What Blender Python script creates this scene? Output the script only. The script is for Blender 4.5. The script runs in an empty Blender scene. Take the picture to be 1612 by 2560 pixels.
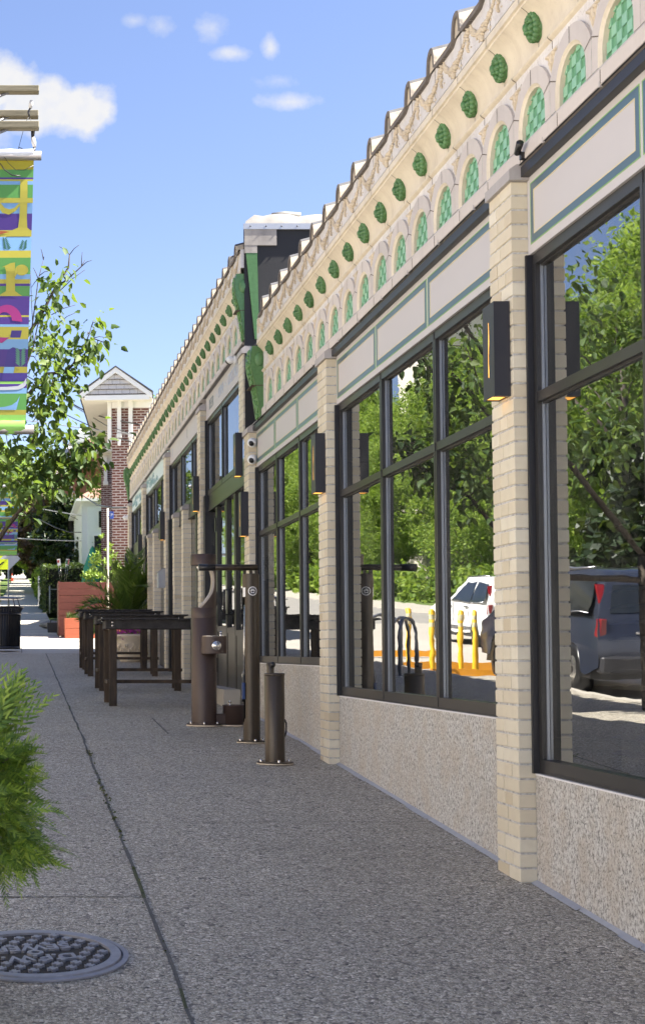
import bpy, math, random
import numpy as np
from math import sin, cos, pi, radians, sqrt
from mathutils import Vector, Matrix

SC = bpy.context.scene
COL = SC.collection
R = random.Random(7)

# ------------------------------------------------------------------ camera
PITCH = math.atan(3500 / 88000)
cam = bpy.data.cameras.new('camera')
co = bpy.data.objects.new('camera', cam); COL.objects.link(co)
cam.sensor_fit = 'VERTICAL'; cam.sensor_height = 36; cam.sensor_width = 36
cam.lens = 3500 / 2560 * 36
cam.shift_x = (806 - 52) / 2560
cam.shift_y = (1489 - 1280) / 2560
cam.clip_start = .05; cam.clip_end = 3000
co.location = (0, 0, 0); co.rotation_euler = (pi / 2 + PITCH, 0, 0)
cam.dof.use_dof = True; cam.dof.focus_distance = 9.0; cam.dof.aperture_fstop = 8.5
SC.camera = co
SC.view_settings.view_transform = 'Standard'; SC.view_settings.look = 'None'
SC.view_settings.gamma = 1
SC.view_settings.exposure = 2.25

# ------------------------------------------------------------------ world, sun
SUN_EL = radians(49)
SUN_AZ = radians(97)        # clockwise from +Y (the camera's heading): the sun stands behind the shops
w = bpy.data.worlds.new('World'); SC.world = w; w.use_nodes = True
nt = w.node_tree; N = nt.nodes; L = nt.links
for n in list(N): N.remove(n)
def wn(t, **k):
    n = N.new(t)
    for a, b in k.items(): setattr(n, a, b)
    return n
def wm(op, a, b=None, c=None, clamp=False):
    n = N.new('ShaderNodeMath'); n.operation = op; n.use_clamp = clamp
    for i, v in enumerate((a, b, c)):
        if v is None: continue
        if isinstance(v, (int, float)): n.inputs[i].default_value = v
        else: L.new(v, n.inputs[i])
    return n.outputs[0]
sky = wn('ShaderNodeTexSky'); sky.sky_type = 'NISHITA'; sky.sun_disc = False
sky.sun_elevation = SUN_EL; sky.sun_rotation = SUN_AZ
sky.air_density = 1.0; sky.dust_density = 0.6; sky.ozone_density = 2.2; sky.altitude = 200
tc = wn('ShaderNodeTexCoord'); sp = wn('ShaderNodeSeparateXYZ'); L.new(tc.outputs['Generated'], sp.inputs[0])
yy = wm('MAXIMUM', sp.outputs[1], .05)
U = wm('DIVIDE', sp.outputs[0], yy); V = wm('DIVIDE', sp.outputs[2], yy)
cb = wn('ShaderNodeCombineXYZ'); L.new(U, cb.inputs[0]); L.new(V, cb.inputs[1])
n1 = wn('ShaderNodeTexNoise'); n1.inputs['Scale'].default_value = 34; n1.inputs['Detail'].default_value = 8
n1.inputs['Roughness'].default_value = .6; L.new(cb.outputs[0], n1.inputs['Vector'])
nz = wm('SUBTRACT', n1.outputs[0], .5)
n2 = wn('ShaderNodeTexNoise'); n2.inputs['Scale'].default_value = 90; n2.inputs['Detail'].default_value = 6
L.new(cb.outputs[0], n2.inputs['Vector'])
mask = None
# cumulus: (u, v, ru, rv, noise amount, density)
for (u, v, ru, rv, am, de) in [(.043, .392, .030, .024, 1.25, 1), (.025, .396, .028, .022, 1.25, 1), (-.014, .412, .030, .026, 1.25, 1), (.008, .392, .035, .020, 1.25, 1), (-.05, .39, .05, .04, .8, 1),
        (.195, .398, .024, .0075, 2.2, .85), (.181, .44, .008, .011, 2.2, .8), (.154, .434, .016, .006, 2.4, .75),
        (.139, .452, .012, .012, 2.4, .6), (.102, .453, .013, .010, 2.4, .6), (.083, .458, .010, .006, 2.4, .5), (.187, .414, .016, .006, 2.6, .45)]:
    a = wm('DIVIDE', wm('SUBTRACT', U, u), ru); b = wm('DIVIDE', wm('SUBTRACT', V, v), rv)
    d = wm('SQRT', wm('ADD', wm('MULTIPLY', a, a), wm('MULTIPLY', b, b)))
    m = wm('ADD', wm('SUBTRACT', 1.0, d), wm('MULTIPLY', nz, am))
    m = wm('MULTIPLY', wm('MULTIPLY', m, 2.4 if am < 1.5 else 1.0, clamp=True), de)
    mask = m if mask is None else wm('MAXIMUM', mask, m)
mask = wm('MULTIPLY', mask, wm('GREATER_THAN', sp.outputs[1], .06))
mask = wm('MULTIPLY', mask, wm('MULTIPLY_ADD', n2.outputs[0], .5, .72), clamp=True)
hs = wn('ShaderNodeHueSaturation'); hs.inputs['Saturation'].default_value = 1.0; tint = wn('ShaderNodeMixRGB', blend_type='MULTIPLY'); tint.inputs[0].default_value = 1; tint.inputs[2].default_value = (.98, .895, .98, 1)
L.new(sky.outputs[0], tint.inputs[1]); L.new(tint.outputs[0], hs.inputs['Color'])
mx = wn('ShaderNodeMixRGB'); L.new(mask, mx.inputs[0]); L.new(hs.outputs[0], mx.inputs[1])
mx.inputs[2].default_value = (3.5, 3.5, 3.55, 1)
bg = wn('ShaderNodeBackground'); bg.inputs[1].default_value = .055; L.new(mx.outputs[0], bg.inputs[0])
wo = wn('ShaderNodeOutputWorld'); L.new(bg.outputs[0], wo.inputs[0])
sl = bpy.data.lights.new('sun', 'SUN'); sl.energy = 5.0; sl.angle = radians(.53); sl.color = (1, .94, .84)
so = bpy.data.objects.new('sun', sl); COL.objects.link(so)
sd = Vector((cos(SUN_EL) * sin(SUN_AZ), cos(SUN_EL) * cos(SUN_AZ), sin(SUN_EL)))
so.rotation_euler = sd.to_track_quat('Z', 'Y').to_euler(); so.location = (30, 0, 40)

# ------------------------------------------------------------------ helpers
def g(y):                     # the pavement climbs away from the camera, easing between the shops
    if y < 12: return -1.424 + .0566 * y
    if y < 30: return -.7448 + .0436 * (y - 12)
    return .04 + .0625 * (y - 30)

class MB:
    """collects shapes, builds ONE mesh object"""
    def __init__(s): s.v = []; s.f = []; s.m = []; s.sm = []
    def add(s, vs, fs, mat=0, smooth=False, M=None):
        o = len(s.v)
        if M is not None: vs = [tuple(M @ Vector(p)) for p in vs]
        s.v += [tuple(p) for p in vs]
        for f in fs: s.f.append(tuple(i + o for i in f)); s.m.append(mat); s.sm.append(smooth)
        return s
    def box(s, x0, x1, y0, y1, z0, z1, mat=0, M=None, b=0):
        if b:
            vs = []; 
            prof = [(x0 + b, y0), (x1 - b, y0), (x1, y0 + b), (x1, y1 - b), (x1 - b, y1), (x0 + b, y1), (x0, y1 - b), (x0, y0 + b)]
            pin = [(x0 + b, y0 + b), (x1 - b, y0 + b), (x1 - b, y0 + b), (x1 - b, y1 - b), (x1 - b, y1 - b), (x0 + b, y1 - b), (x0 + b, y1 - b), (x0 + b, y0 + b)]
            for z, P in ((z0, pin), (z0 + b, prof), (z1 - b, prof), (z1, pin)):
                vs += [(p[0], p[1], z) for p in P]
            fs = [tuple(range(7, -1, -1)), tuple(range(24, 32))]
            for k in range(3):
                for i in range(8):
                    j = (i + 1) % 8; fs.append((k * 8 + i, k * 8 + j, k * 8 + 8 + j, k * 8 + 8 + i))
            return s.add(vs, fs, mat, False, M)
        vs = [(x, y, z) for z in (z0, z1) for y in (y0, y1) for x in (x0, x1)]
        return s.add(vs, [(0, 2, 3, 1), (4, 5, 7, 6), (0, 1, 5, 4), (2, 6, 7, 3), (0, 4, 6, 2), (1, 3, 7, 5)], mat, False, M)
    def prism(s, poly, a0, a1, axis='y', mat=0, M=None, smooth=False):
        """poly: list of 2D points; extruded along axis. y: (x,z); x: (y,z); z: (x,y)"""
        n = len(poly)
        def P(p, a): return {'y': (p[0], a, p[1]), 'x': (a, p[0], p[1]), 'z': (p[0], p[1], a)}[axis]
        vs = [P(p, a0) for p in poly] + [P(p, a1) for p in poly]
        fs = [tuple(range(n)), tuple(range(2 * n - 1, n - 1, -1))]
        s.add(vs, fs, mat, False, M)
        return s.add(vs, [(i, i + n, (i + 1) % n + n, (i + 1) % n) for i in range(n)], mat, smooth, M)
    def sheet(s, prof, a0, a1, axis='y', mat=0, smooth=False, M=None):
        n = len(prof)
        def P(p, a): return {'y': (p[0], a, p[1]), 'x': (a, p[0], p[1]), 'z': (p[0], p[1], a)}[axis]
        vs = [P(p, a0) for p in prof] + [P(p, a1) for p in prof]
        return s.add(vs, [(i, i + 1, i + 1 + n, i + n) for i in range(n - 1)], mat, smooth, M)
    def lathe(s, prof, cx=0, cy=0, n=24, mat=0, smooth=True, M=None, a0=0, a1=2 * pi, sx=1, sy=1):
        """prof: (r, z) list"""
        vs = []; full = abs(a1 - a0 - 2 * pi) < 1e-6; cols = n if full else n + 1
        for r, z in prof:
            for i in range(cols):
                a = a0 + (a1 - a0) * i / n; vs.append((cx + sx * r * cos(a), cy + sy * r * sin(a), z))
        fs = []
        for k in range(len(prof) - 1):
            for i in range(n):
                j = (i + 1) % cols; fs.append((k * cols + i, k * cols + j, (k + 1) * cols + j, (k + 1) * cols + i))
        return s.add(vs, fs, mat, smooth, M)
    def cyl(s, cx, cy, r, z0, z1, n=24, mat=0, bev=.004, smooth=True, M=None):
        return s.lathe([(0.0001, z0), (r, z0), (r, z0 + .0001), (r, z1 - bev), (r - bev, z1), (0.0001, z1)], cx, cy, n, mat, smooth, M)
    def tube(s, pts, rad, n=8, mat=0, smooth=True, cap=True):
        pts = [Vector(p) for p in pts]
        if not hasattr(rad, '__len__'): rad = [rad] * len(pts)
        vs = []; up = None
        for i, p in enumerate(pts):
            d = (pts[min(i + 1, len(pts) - 1)] - pts[max(i - 1, 0)])
            if d.length < 1e-9: d = Vector((0, 0, 1))
            d.normalize()
            if up is None:
                up = d.orthogonal().normalized()
            else:
                up = up - d * up.dot(d)
                up = up.normalized() if up.length > 1e-6 else d.orthogonal().normalized()
            b = d.cross(up)
            for k in range(n):
                a = 2 * pi * k / n; vs.append(tuple(p + (up * cos(a) + b * sin(a)) * rad[i]))
        fs = [(i * n + k, i * n + (k + 1) % n, (i + 1) * n + (k + 1) % n, (i + 1) * n + k) for i in range(len(pts) - 1) for k in range(n)]
        if cap: fs += [tuple(range(n - 1, -1, -1)), tuple(range((len(pts) - 1) * n, len(pts) * n))]
        return s.add(vs, fs, mat, smooth)
    def ball(s, c, r, nu=10, nv=7, mat=0, M=None, fn=None):
        rx, ry, rz = r if hasattr(r, '__len__') else (r, r, r)
        vs = []
        for j in range(nv + 1):
            t = pi * j / nv
            for i in range(nu):
                a = 2 * pi * i / nu; q = fn(a, t) if fn else 1
                vs.append((c[0] + rx * q * sin(t) * cos(a), c[1] + ry * q * sin(t) * sin(a), c[2] + rz * q * cos(t)))
        fs = [(j * nu + i, (j + 1) * nu + i, (j + 1) * nu + (i + 1) % nu, j * nu + (i + 1) % nu) for j in range(nv) for i in range(nu)]
        return s.add(vs, fs, mat, True, M)
    def mesh(s, name, mats):
        me = bpy.data.meshes.new(name)
        me.from_pydata(s.v, [], s.f); 
        for m in (mats if isinstance(mats, (list, tuple)) else [mats]): me.materials.append(m)
        me.polygons.foreach_set('material_index', s.m); me.polygons.foreach_set('use_smooth', s.sm)
        me.update(); return me
    def build(s, name, mats, parent=None, loc=None):
        return link(name, s.mesh(name, mats), parent, loc)

def link(name, me, parent=None, loc=None):
    o = bpy.data.objects.new(name, me); COL.objects.link(o)
    if parent is not None: o.parent = parent
    if loc is not None: o.location = loc
    return o
def tag(o, label=None, cat=None, group=None, kind=None):
    if label: o['label'] = label
    if cat: o['category'] = cat
    if group: o['group'] = group
    if kind: o['kind'] = kind
    return o
def thing(name, label, cat, loc=(0, 0, 0), rz=0, group=None):
    o = bpy.data.objects.new(name, None); COL.objects.link(o); o.location = loc; o.rotation_euler = (0, 0, rz)
    o.empty_display_size = .1
    return tag(o, label, cat, group)
def dup(root, loc, label, rz=None, scale=None):
    def cp(o, par):
        c = o.copy(); COL.objects.link(c)
        if par is not None: c.parent = par
        for ch in list(o.children): cp(ch, c)
        return c
    r = cp(root, None); r.location = loc; r['label'] = label
    if rz is not None: r.rotation_euler = (0, 0, rz)
    if scale is not None: r.scale = scale
    return r

# ------------------------------------------------------------------ materials
class NT:
    def __init__(s, name, rough=.6, spec=.5):
        s.mat = bpy.data.materials.new(name); s.mat.use_nodes = True
        s.t = s.mat.node_tree; s.n = s.t.nodes; s.l = s.t.links
        s.p = s.n['Principled BSDF']; s.p.inputs['Roughness'].default_value = rough
        s.p.inputs['Specular IOR Level'].default_value = spec
    def node(s, t, **k):
        n = s.n.new(t)
        for a, b in k.items():
            if a in n.inputs.keys(): s.set(n.inputs[a], b)
            else: setattr(n, a, b)
        return n
    def set(s, i, v):
        if hasattr(v, 'is_output') or hasattr(v, 'links'): s.l.new(v, i)
        else: i.default_value = v
    def obj(s, sc=None):
        o = s.node('ShaderNodeTexCoord').outputs['Object']
        if sc is None: return o
        m = s.node('ShaderNodeMapping'); s.l.new(o, m.inputs[0]); m.inputs['Scale'].default_value = sc; return m.outputs[0]
    def geo(s, sc=(1, 1, 1)):
        o = s.node('ShaderNodeNewGeometry').outputs['Position']
        m = s.node('ShaderNodeMapping'); s.l.new(o, m.inputs[0]); m.inputs['Scale'].default_value = sc; return m.outputs[0]
    def noise(s, scale, vec=None, detail=4, rough=.55, dist=0):
        n = s.node('ShaderNodeTexNoise'); n.inputs['Scale'].default_value = scale; n.inputs['Detail'].default_value = detail
        n.inputs['Roughness'].default_value = rough; n.inputs['Distortion'].default_value = dist
        if vec is not None: s.l.new(vec, n.inputs['Vector'])
        return n.outputs[0]
    def vor(s, scale, vec=None, feat='F1'):
        n = s.node('ShaderNodeTexVoronoi'); n.feature = feat; n.inputs['Scale'].default_value = scale
        if vec is not None: s.l.new(vec, n.inputs['Vector'])
        return n
    def ramp(s, fac, stops):
        n = s.node('ShaderNodeValToRGB'); s.l.new(fac, n.inputs[0]); e = n.color_ramp.elements
        while len(e) < len(stops): e.new(.5)
        for k, (p, c) in enumerate(stops):
            e[k].position = p; e[k].color = (*c, 1) if len(c) == 3 else c
        return n.outputs[0]
    def mix(s, f, a, b, mode='MIX'):
        n = s.node('ShaderNodeMixRGB'); n.blend_type = mode
        for i, v in zip(n.inputs, (f, a, b)):
            if hasattr(v, 'links'): s.l.new(v, i)
            elif isinstance(v, (int, float)): i.default_value = v
            else: i.default_value = (*v, 1)
        return n.outputs[0]
    def math(s, op, a, b=0, clamp=False):
        n = s.node('ShaderNodeMath'); n.operation = op; n.use_clamp = clamp
        for i, v in zip(n.inputs, (a, b)):
            if hasattr(v, 'links'): s.l.new(v, i)
            else: i.default_value = v
        return n.outputs[0]
    def color(s, c):
        i = s.p.inputs['Base Color']
        if hasattr(c, 'links'): s.l.new(c, i)
        else: i.default_value = (*c, 1)
        return s
    def bump(s, h, strength=.3, dist=.01):
        b = s.node('ShaderNodeBump'); b.inputs['Strength'].default_value = strength; b.inputs['Distance'].default_value = dist
        s.l.new(h, b.inputs['Height']); s.l.new(b.outputs[0], s.p.inputs['Normal']); return s
    def rnd(s): return s.node('ShaderNodeNewGeometry').outputs['Random Per Island']
    def orand(s): return s.node('ShaderNodeObjectInfo').outputs['Random']

def plain(name, c, rough=.6, metal=0, var=.12, scale=9, spec=.5, bump=0):
    m = NT(name, rough, spec); n = m.noise(scale, m.geo(), 5)
    m.color(m.mix(n, tuple(x * (1 - var) for x in c), tuple(min(1, x * (1 + var)) for x in c)))
    m.p.inputs['Metallic'].default_value = metal
    if bump: m.bump(m.noise(scale * 8, m.geo(), 3), bump, .004)
    return m.mat

def mk_brick():
    m = NT('cream_glazed_brick', .5, .4); r = m.rnd(); n = m.noise(14, m.geo(), 6)
    c = m.ramp(r, [(0, (.54, .46, .33)), (.1, (.60, .53, .40)), (.6, (.645, .58, .45)), (1, (.69, .64, .52))])
    c = m.mix(m.math('MULTIPLY', m.ramp(n, [(.45, (0, 0, 0)), (.8, (1, 1, 1))]), .35), c, (.50, .435, .34))
    m.color(c).bump(m.noise(160, m.geo(), 3), .12, .002); return m.mat
BRICK = mk_brick()
def mk_mortar():
    m = NT('grey_mortar', .9, .2); n = m.noise(40, m.geo(), 6)
    m.color(m.ramp(n, [(.25, (.26, .25, .24)), (.6, (.58, .565, .55))])).bump(n, .5, .004); return m.mat
MORTAR = mk_mortar()
def terr(name, c, dirt, craz=False, rough=.55):
    m = NT(name, rough, .4); n = m.noise(5, m.geo((1, 1, .6)), 8, .65); n2 = m.noise(45, m.geo(), 5)
    f = m.ramp(n, [(.42, (0, 0, 0)), (.72, (1, 1, 1))])
    col = m.mix(m.math('MULTIPLY', f, .45), c, dirt)
    col = m.mix(m.math('MULTIPLY', m.ramp(n2, [(.55, (0, 0, 0)), (.75, (1, 1, 1))]), .25), col, dirt)
    st = m.noise(1.0, m.geo((3, 14, .9)), 4, .6)      # rain streaks
    col = m.mix(m.math('MULTIPLY', m.ramp(st, [(.54, (0, 0, 0)), (.72, (1, 1, 1))]), .38), col, dirt)
    col = m.mix(1.0, col, m.ramp(m.orand(), [(0, (.90, .90, .91)), (1, (1.05, 1.04, 1.02))]), 'MULTIPLY')
    if craz:
        v = m.vor(55, m.geo((1, 1, .28)), 'DISTANCE_TO_EDGE').outputs['Distance']
        col = m.mix(m.math('MULTIPLY', m.ramp(v, [(0, (1, 1, 1)), (.035, (0, 0, 0))]), .5), col, (.30, .25, .22))
    m.color(col).bump(n2, .15, .004); return m.mat
TC_CREAM = terr('cream_terracotta', (.69, .615, .49), (.42, .35, .265))
TC_WHITE = terr('crazed_white_terracotta', (.70, .675, .655), (.40, .355, .32), True)
TC_GREY = terr('pale_grey_terracotta', (.58, .53, .49), (.46, .41, .37))
TC_CAP = terr('grey_cap_stone', (.44, .41, .40), (.30, .28, .27))
TC_TAN = terr('tan_relief', (.62, .53, .40), (.36, .29, .21))
def mk_tile():
    m = NT('weathered_roof_tile', .7, .3); n = m.noise(9, m.geo(), 7, .7)
    c = m.ramp(n, [(.38, (.60, .50, .36)), (.55, (.46, .40, .32)), (.7, (.12, .12, .125))])
    m.color(c).bump(n, .3, .006); return m.mat
TILE = mk_tile()
TILE_EDGE = plain('grimy_tile_edge', (.15, .13, .115), .85, var=.5, scale=16, bump=.3)
TILE_TOP = plain('lichen_tile_top', (.10, .10, .105), .9, var=.7, scale=12, bump=.4)
JOINT = plain('dark_joint', (.09, .07, .05), .9)
def mk_green():
    m = NT('glazed_green', .38, .5); n = m.noise(30, m.geo(), 5)
    c = m.mix(n, (.045, .125, .035), (.115, .255, .095)); c = m.mix(1.0, c, m.ramp(m.orand(), [(0, (.75, .80, .75)), (1, (1.12, 1.08, 1.1))]), 'MULTIPLY')
    m.color(c); return m.mat
GREEN = mk_green()
GREEN_L = plain('light_green_panel', (.24, .47, .31), .35, var=.12, scale=12)
GREEN_D = plain('dark_green_panel', (.125, .315, .17), .4, var=.15, scale=12)
GREEN_T = plain('olive_green_relief', (.10, .23, .07), .45, var=.5, scale=40)
def mk_granite():
    m = NT('speckled_granite', .55, .4); v = m.geo((1, 1, .8))
    mp = m.node('ShaderNodeMapping'); m.l.new(v, mp.inputs[0]); mp.inputs['Rotation'].default_value = (radians(22), 0, 0)
    big = m.noise(7, mp.outputs[0], 5, .6); med = m.noise(62, mp.outputs[0], 5, .7); fin = m.noise(120, mp.outputs[0], 3, .6)
    c = m.ramp(med, [(.32, (.07, .068, .066)), (.42, (.30, .29, .275)), (.53, (.56, .545, .515)), (.72, (.70, .695, .68))])
    c = m.mix(m.math('MULTIPLY', m.ramp(big, [(.42, (0, 0, 0)), (.62, (1, 1, 1))]), .55), c, (.45, .385, .315))
    c = m.mix(m.ramp(fin, [(.575, (0, 0, 0)), (.65, (1, 1, 1))]), c, (.06, .058, .056))
    m.color(c).bump(med, .5, .006); return m.mat
GRANITE = mk_granite()
GRAN_TOP = plain('pale_granite_edge', (.72, .70, .70), .6, var=.15, scale=60)
FRAME = plain('dark_bronze_metal', (.040, .039, .040), .34, 0.35, .2, 5)
FRAME_B = plain('black_metal', (.014, .014, .018), .4, 0, .2, 7)
STOP = plain('silver_glazing_stop', (.28, .30, .34), .35, .6, .1, 5)
TRIM = plain('matte_slate_metal', (.024, .024, .032), .42, 0, .15, 6)
SIGN = plain('cream_sign_board', (.50, .475, .475), .5, var=.03, scale=3)
STRIPE = plain('teal_painted_stripe', (.072, .125, .165), .28, var=.1, scale=4)
LIME = plain('lime_pinstripe', (.22, .40, .14), .5)
GOLD = plain('pale_yellow_pinstripe', (.60, .52, .30), .5)
WHITE = plain('white_plastic', (.80, .80, .80), .35, var=.04)
WPAINT = plain('white_paint', (.80, .80, .78), .5, var=.05)
CREAMPAINT = plain('cream_paint', (.74, .71, .62), .55, var=.06)
BLACK = plain('black_plastic', (.012, .012, .013), .35)
STEEL = plain('stainless_steel', (.62, .60, .57), .25, .9, .06, 20)
ROOF_FLAT = plain('dark_membrane', (.018, .018, .021), .7, var=.3, scale=3, bump=.2)
MEMB = plain('white_membrane', (.21, .20, .185), .7, var=.45, scale=6, bump=.4)
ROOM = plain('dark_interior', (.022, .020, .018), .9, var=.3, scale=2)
CAULK = plain('grey_caulk', (.34, .35, .38), .8, var=.2, scale=20)
def mk_glass():
    m = NT('window_glass'); t = m.t
    fr = m.node('ShaderNodeFresnel'); fr.inputs['IOR'].default_value = 4.4
    bm = m.node('ShaderNodeBump'); bm.inputs['Strength'].default_value = .045; bm.inputs['Distance'].default_value = .02
    m.l.new(m.noise(1.0, m.geo((1, .9, 3.2)), 3, .5), bm.inputs['Height'])
    gl = m.node('ShaderNodeBsdfGlossy'); gl.inputs['Roughness'].default_value = 0.0; gl.inputs['Color'].default_value = (.96, .98, 1, 1)
    m.l.new(bm.outputs[0], gl.inputs['Normal'])
    tr = m.node('ShaderNodeBsdfTransparent'); tr.inputs['Color'].default_value = (.42, .45, .44, 1)
    mx = m.node('ShaderNodeMixShader'); m.l.new(fr.outputs[0], mx.inputs[0]); m.l.new(tr.outputs[0], mx.inputs[1]); m.l.new(gl.outputs[0], mx.inputs[2])
    du = m.node('ShaderNodeBsdfDiffuse'); du.inputs['Color'].default_value = (.5, .5, .48, 1)
    f = m.math('MULTIPLY', m.ramp(m.noise(3.5, m.geo((1, 1, .5)), 6, .7), [(.35, (0, 0, 0)), (.8, (1, 1, 1))]), .07)
    m2 = m.node('ShaderNodeMixShader'); m.l.new(f, m2.inputs[0]); m.l.new(mx.outputs[0], m2.inputs[1]); m.l.new(du.outputs[0], m2.inputs[2])
    m.l.new(m2.outputs[0], m.n['Material Output'].inputs['Surface']); return m.mat
GLASS = mk_glass()
CARGLASS = plain('car_glass', (.012, .016, .018), .05, var=0, spec=1.0)
def mk_agg():
    m = NT('exposed_aggregate', .75, .35); p = m.geo()
    def layer(sc):
        v = m.vor(sc, p); d = m.vor(sc, p, 'DISTANCE_TO_EDGE').outputs['Distance']
        sep = m.node('ShaderNodeSeparateColor'); m.l.new(v.outputs['Color'], sep.inputs[0])
        c = m.ramp(sep.outputs[0], [(0, (.075, .07, .075)), (.22, (.29, .275, .26)), (.5, (.50, .46, .41)), (.74, (.66, .64, .61)), (.9, (.76, .74, .72)), (1, (.90, .89, .87))])
        return m.mix(m.ramp(d, [(0, (1, 1, 1)), (.11, (0, 0, 0))]), c, (.11, .105, .105)), d
    c1, d1 = layer(72); c2, d2 = layer(150)
    f = m.ramp(m.noise(26, p, 3), [(.44, (0, 0, 0)), (.56, (1, 1, 1))])
    c = m.mix(f, c1, c2)
    big = m.noise(1.1, p, 5, .6); c = m.mix(m.math('MULTIPLY', m.ramp(big, [(.4, (0, 0, 0)), (.7, (1, 1, 1))]), .22), c, (.24, .235, .235))
    sv = m.vor(2.3, p).outputs['Distance']; c = m.mix(m.math('MULTIPLY', m.ramp(sv, [(.035, (1, 1, 1)), (.055, (0, 0, 0))]), .55), c, (.09, .088, .09))
    st = m.noise(.45, p, 6, .7); c = m.mix(m.math('MULTIPLY', m.ramp(st, [(.52, (0, 0, 0)), (.62, (1, 1, 1))]), .22), c, (.20, .19, .18))
    c = m.mix(1.0, c, (1.0, .95, .81), 'MULTIPLY')
    m.color(c); m.bump(m.ramp(d1, [(0, (0, 0, 0)), (.22, (1, 1, 1))]), .55, .004); return m.mat
AGG = mk_agg()
def concrete(name, a, b, sc=3):
    m = NT(name, .85, .3); n = m.noise(sc, m.geo(), 8, .65); n2 = m.noise(90, m.geo(), 3)
    m.color(m.mix(m.math('MULTIPLY', n2, .35), m.ramp(n, [(.3, a), (.7, b)]), tuple(x * .6 for x in a))).bump(n2, .2, .003); return m.mat
CONC = concrete('pale_concrete', (.44, .405, .35), (.53, .49, .42))
ASPH = concrete('worn_asphalt', (.28, .265, .245), (.38, .355, .32), 1.2)
GRASSG = concrete('lawn', (.07, .13, .025), (.16, .20, .05), 2)
CRACK = plain('dirt_joint', (.10, .097, .09), .95, var=.5, scale=30)
MOSS = plain('joint_moss', (.06, .07, .03), .95, var=.4, scale=60)
IRON = plain('worn_cast_iron', (.27, .265, .285), .45, .2, .35, 25, bump=.2)
IRON_D = plain('dirt_filled_iron', (.05, .045, .038), .95, 0, .6, 60, bump=.6)
BRONZE = plain('brown_powdercoat', (.062, .040, .034), .42, .15, .12, 6)
def mk_olive():
    m = NT('olive_bronze_powdercoat', .36, .5); n = m.noise(18, m.geo((1, 1, .02)), 4, .7); f = m.noise(50, m.geo(), 4)
    c = m.ramp(n, [(.3, (.028, .021, .014)), (.7, (.072, .054, .038))])
    c = m.mix(m.ramp(m.vor(70, m.geo()).outputs['Distance'], [(.05, (1, 1, 1)), (.10, (0, 0, 0))]), c, (.20, .17, .14))
    m.color(c); m.p.inputs['Metallic'].default_value = .3; m.bump(f, .05, .002); return m.mat
OLIVE = mk_olive()
def wood(name, a, b, ax=(1, 1, 1), rough=.75):
    m = NT(name, rough, .3); n = m.noise(14, m.geo(ax), 6, .6, .4)
    m.color(m.ramp(n, [(.3, a), (.7, b)])).bump(n, .25, .004); return m.mat
WOOD_T = wood('dark_stained_wood', (.028, .022, .018), (.085, .060, .042), (1, 1, .2))
WOOD_TOP = wood('dark_tabletop_wood', (.022, .021, .022), (.06, .055, .055), (1, 4, 1))
WOOD_X = wood('weathered_timber', (.13, .12, .08), (.25, .22, .16), (.3, 2, 4))
WOOD_P = wood('pole_wood', (.17, .12, .08), (.30, .22, .15), (3, 3, .2))
REDW = wood('shade_dark_red_boards', (.105, .034, .026), (.15, .048, .036), (.3, 1, 3), .6)  # screen boards coloured darker than the box in place of shade
REDW2 = wood('orange_red_boards', (.42, .115, .06), (.48, .145, .08), (.3, 1, 3), .55)
BARK = wood('tree_bark', (.035, .028, .022), (.10, .082, .065), (3, 3, .6), .9)
def leafmat(name, cols, trans=.35, rough=.45):
    m = NT(name, rough, .4); r = m.rnd()
    c = m.ramp(r, [(i / (len(cols) - 1), k) for i, k in enumerate(cols)]); m.color(c)
    tl = m.node('ShaderNodeBsdfTranslucent'); m.l.new(m.mix(.5, c, (.30, .42, .04)), tl.inputs['Color'])
    mx = m.node('ShaderNodeMixShader'); mx.inputs[0].default_value = trans
    m.l.new(m.p.outputs[0], mx.inputs[1]); m.l.new(tl.outputs[0], mx.inputs[2])
    m.l.new(mx.outputs[0], m.n['Material Output'].inputs['Surface']); return m.mat
LEAF_A = leafmat('dogwood_leaf', [(.022, .050, .014), (.035, .078, .018), (.06, .115, .022), (.11, .16, .035)], .4, .6)
LEAF_B = leafmat('maple_leaf', [(.09, .17, .025), (.20, .31, .04), (.36, .46, .085)], .5, .6)
LEAF_D = leafmat('dark_evergreen_leaf', [(.010, .022, .009), (.018, .036, .012), (.03, .055, .018)], .15)
LEAF_C = leafmat('copper_leaf', [(.07, .045, .03), (.12, .075, .05), (.19, .12, .075)], .25)
LEAF_Y = leafmat('golden_cypress_spray', [(.045, .105, .014), (.095, .18, .022), (.17, .27, .03), (.29, .38, .05)], .25)
LEAF_P = leafmat('palm_leaflet', [(.05, .10, .02), (.09, .16, .03), (.15, .22, .05)], .35)
LEAF_H = leafmat('hedge_leaf', [(.018, .038, .010), (.032, .06, .014), (.055, .09, .02)], .2)
LEAF_L = leafmat('lime_shrub_leaf', [(.14, .24, .03), (.22, .33, .05), (.30, .40, .08)], .35)
PETAL = leafmat('magenta_petal', [(.45, .02, .30), (.55, .04, .42), (.35, .01, .22)], .3)
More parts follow.
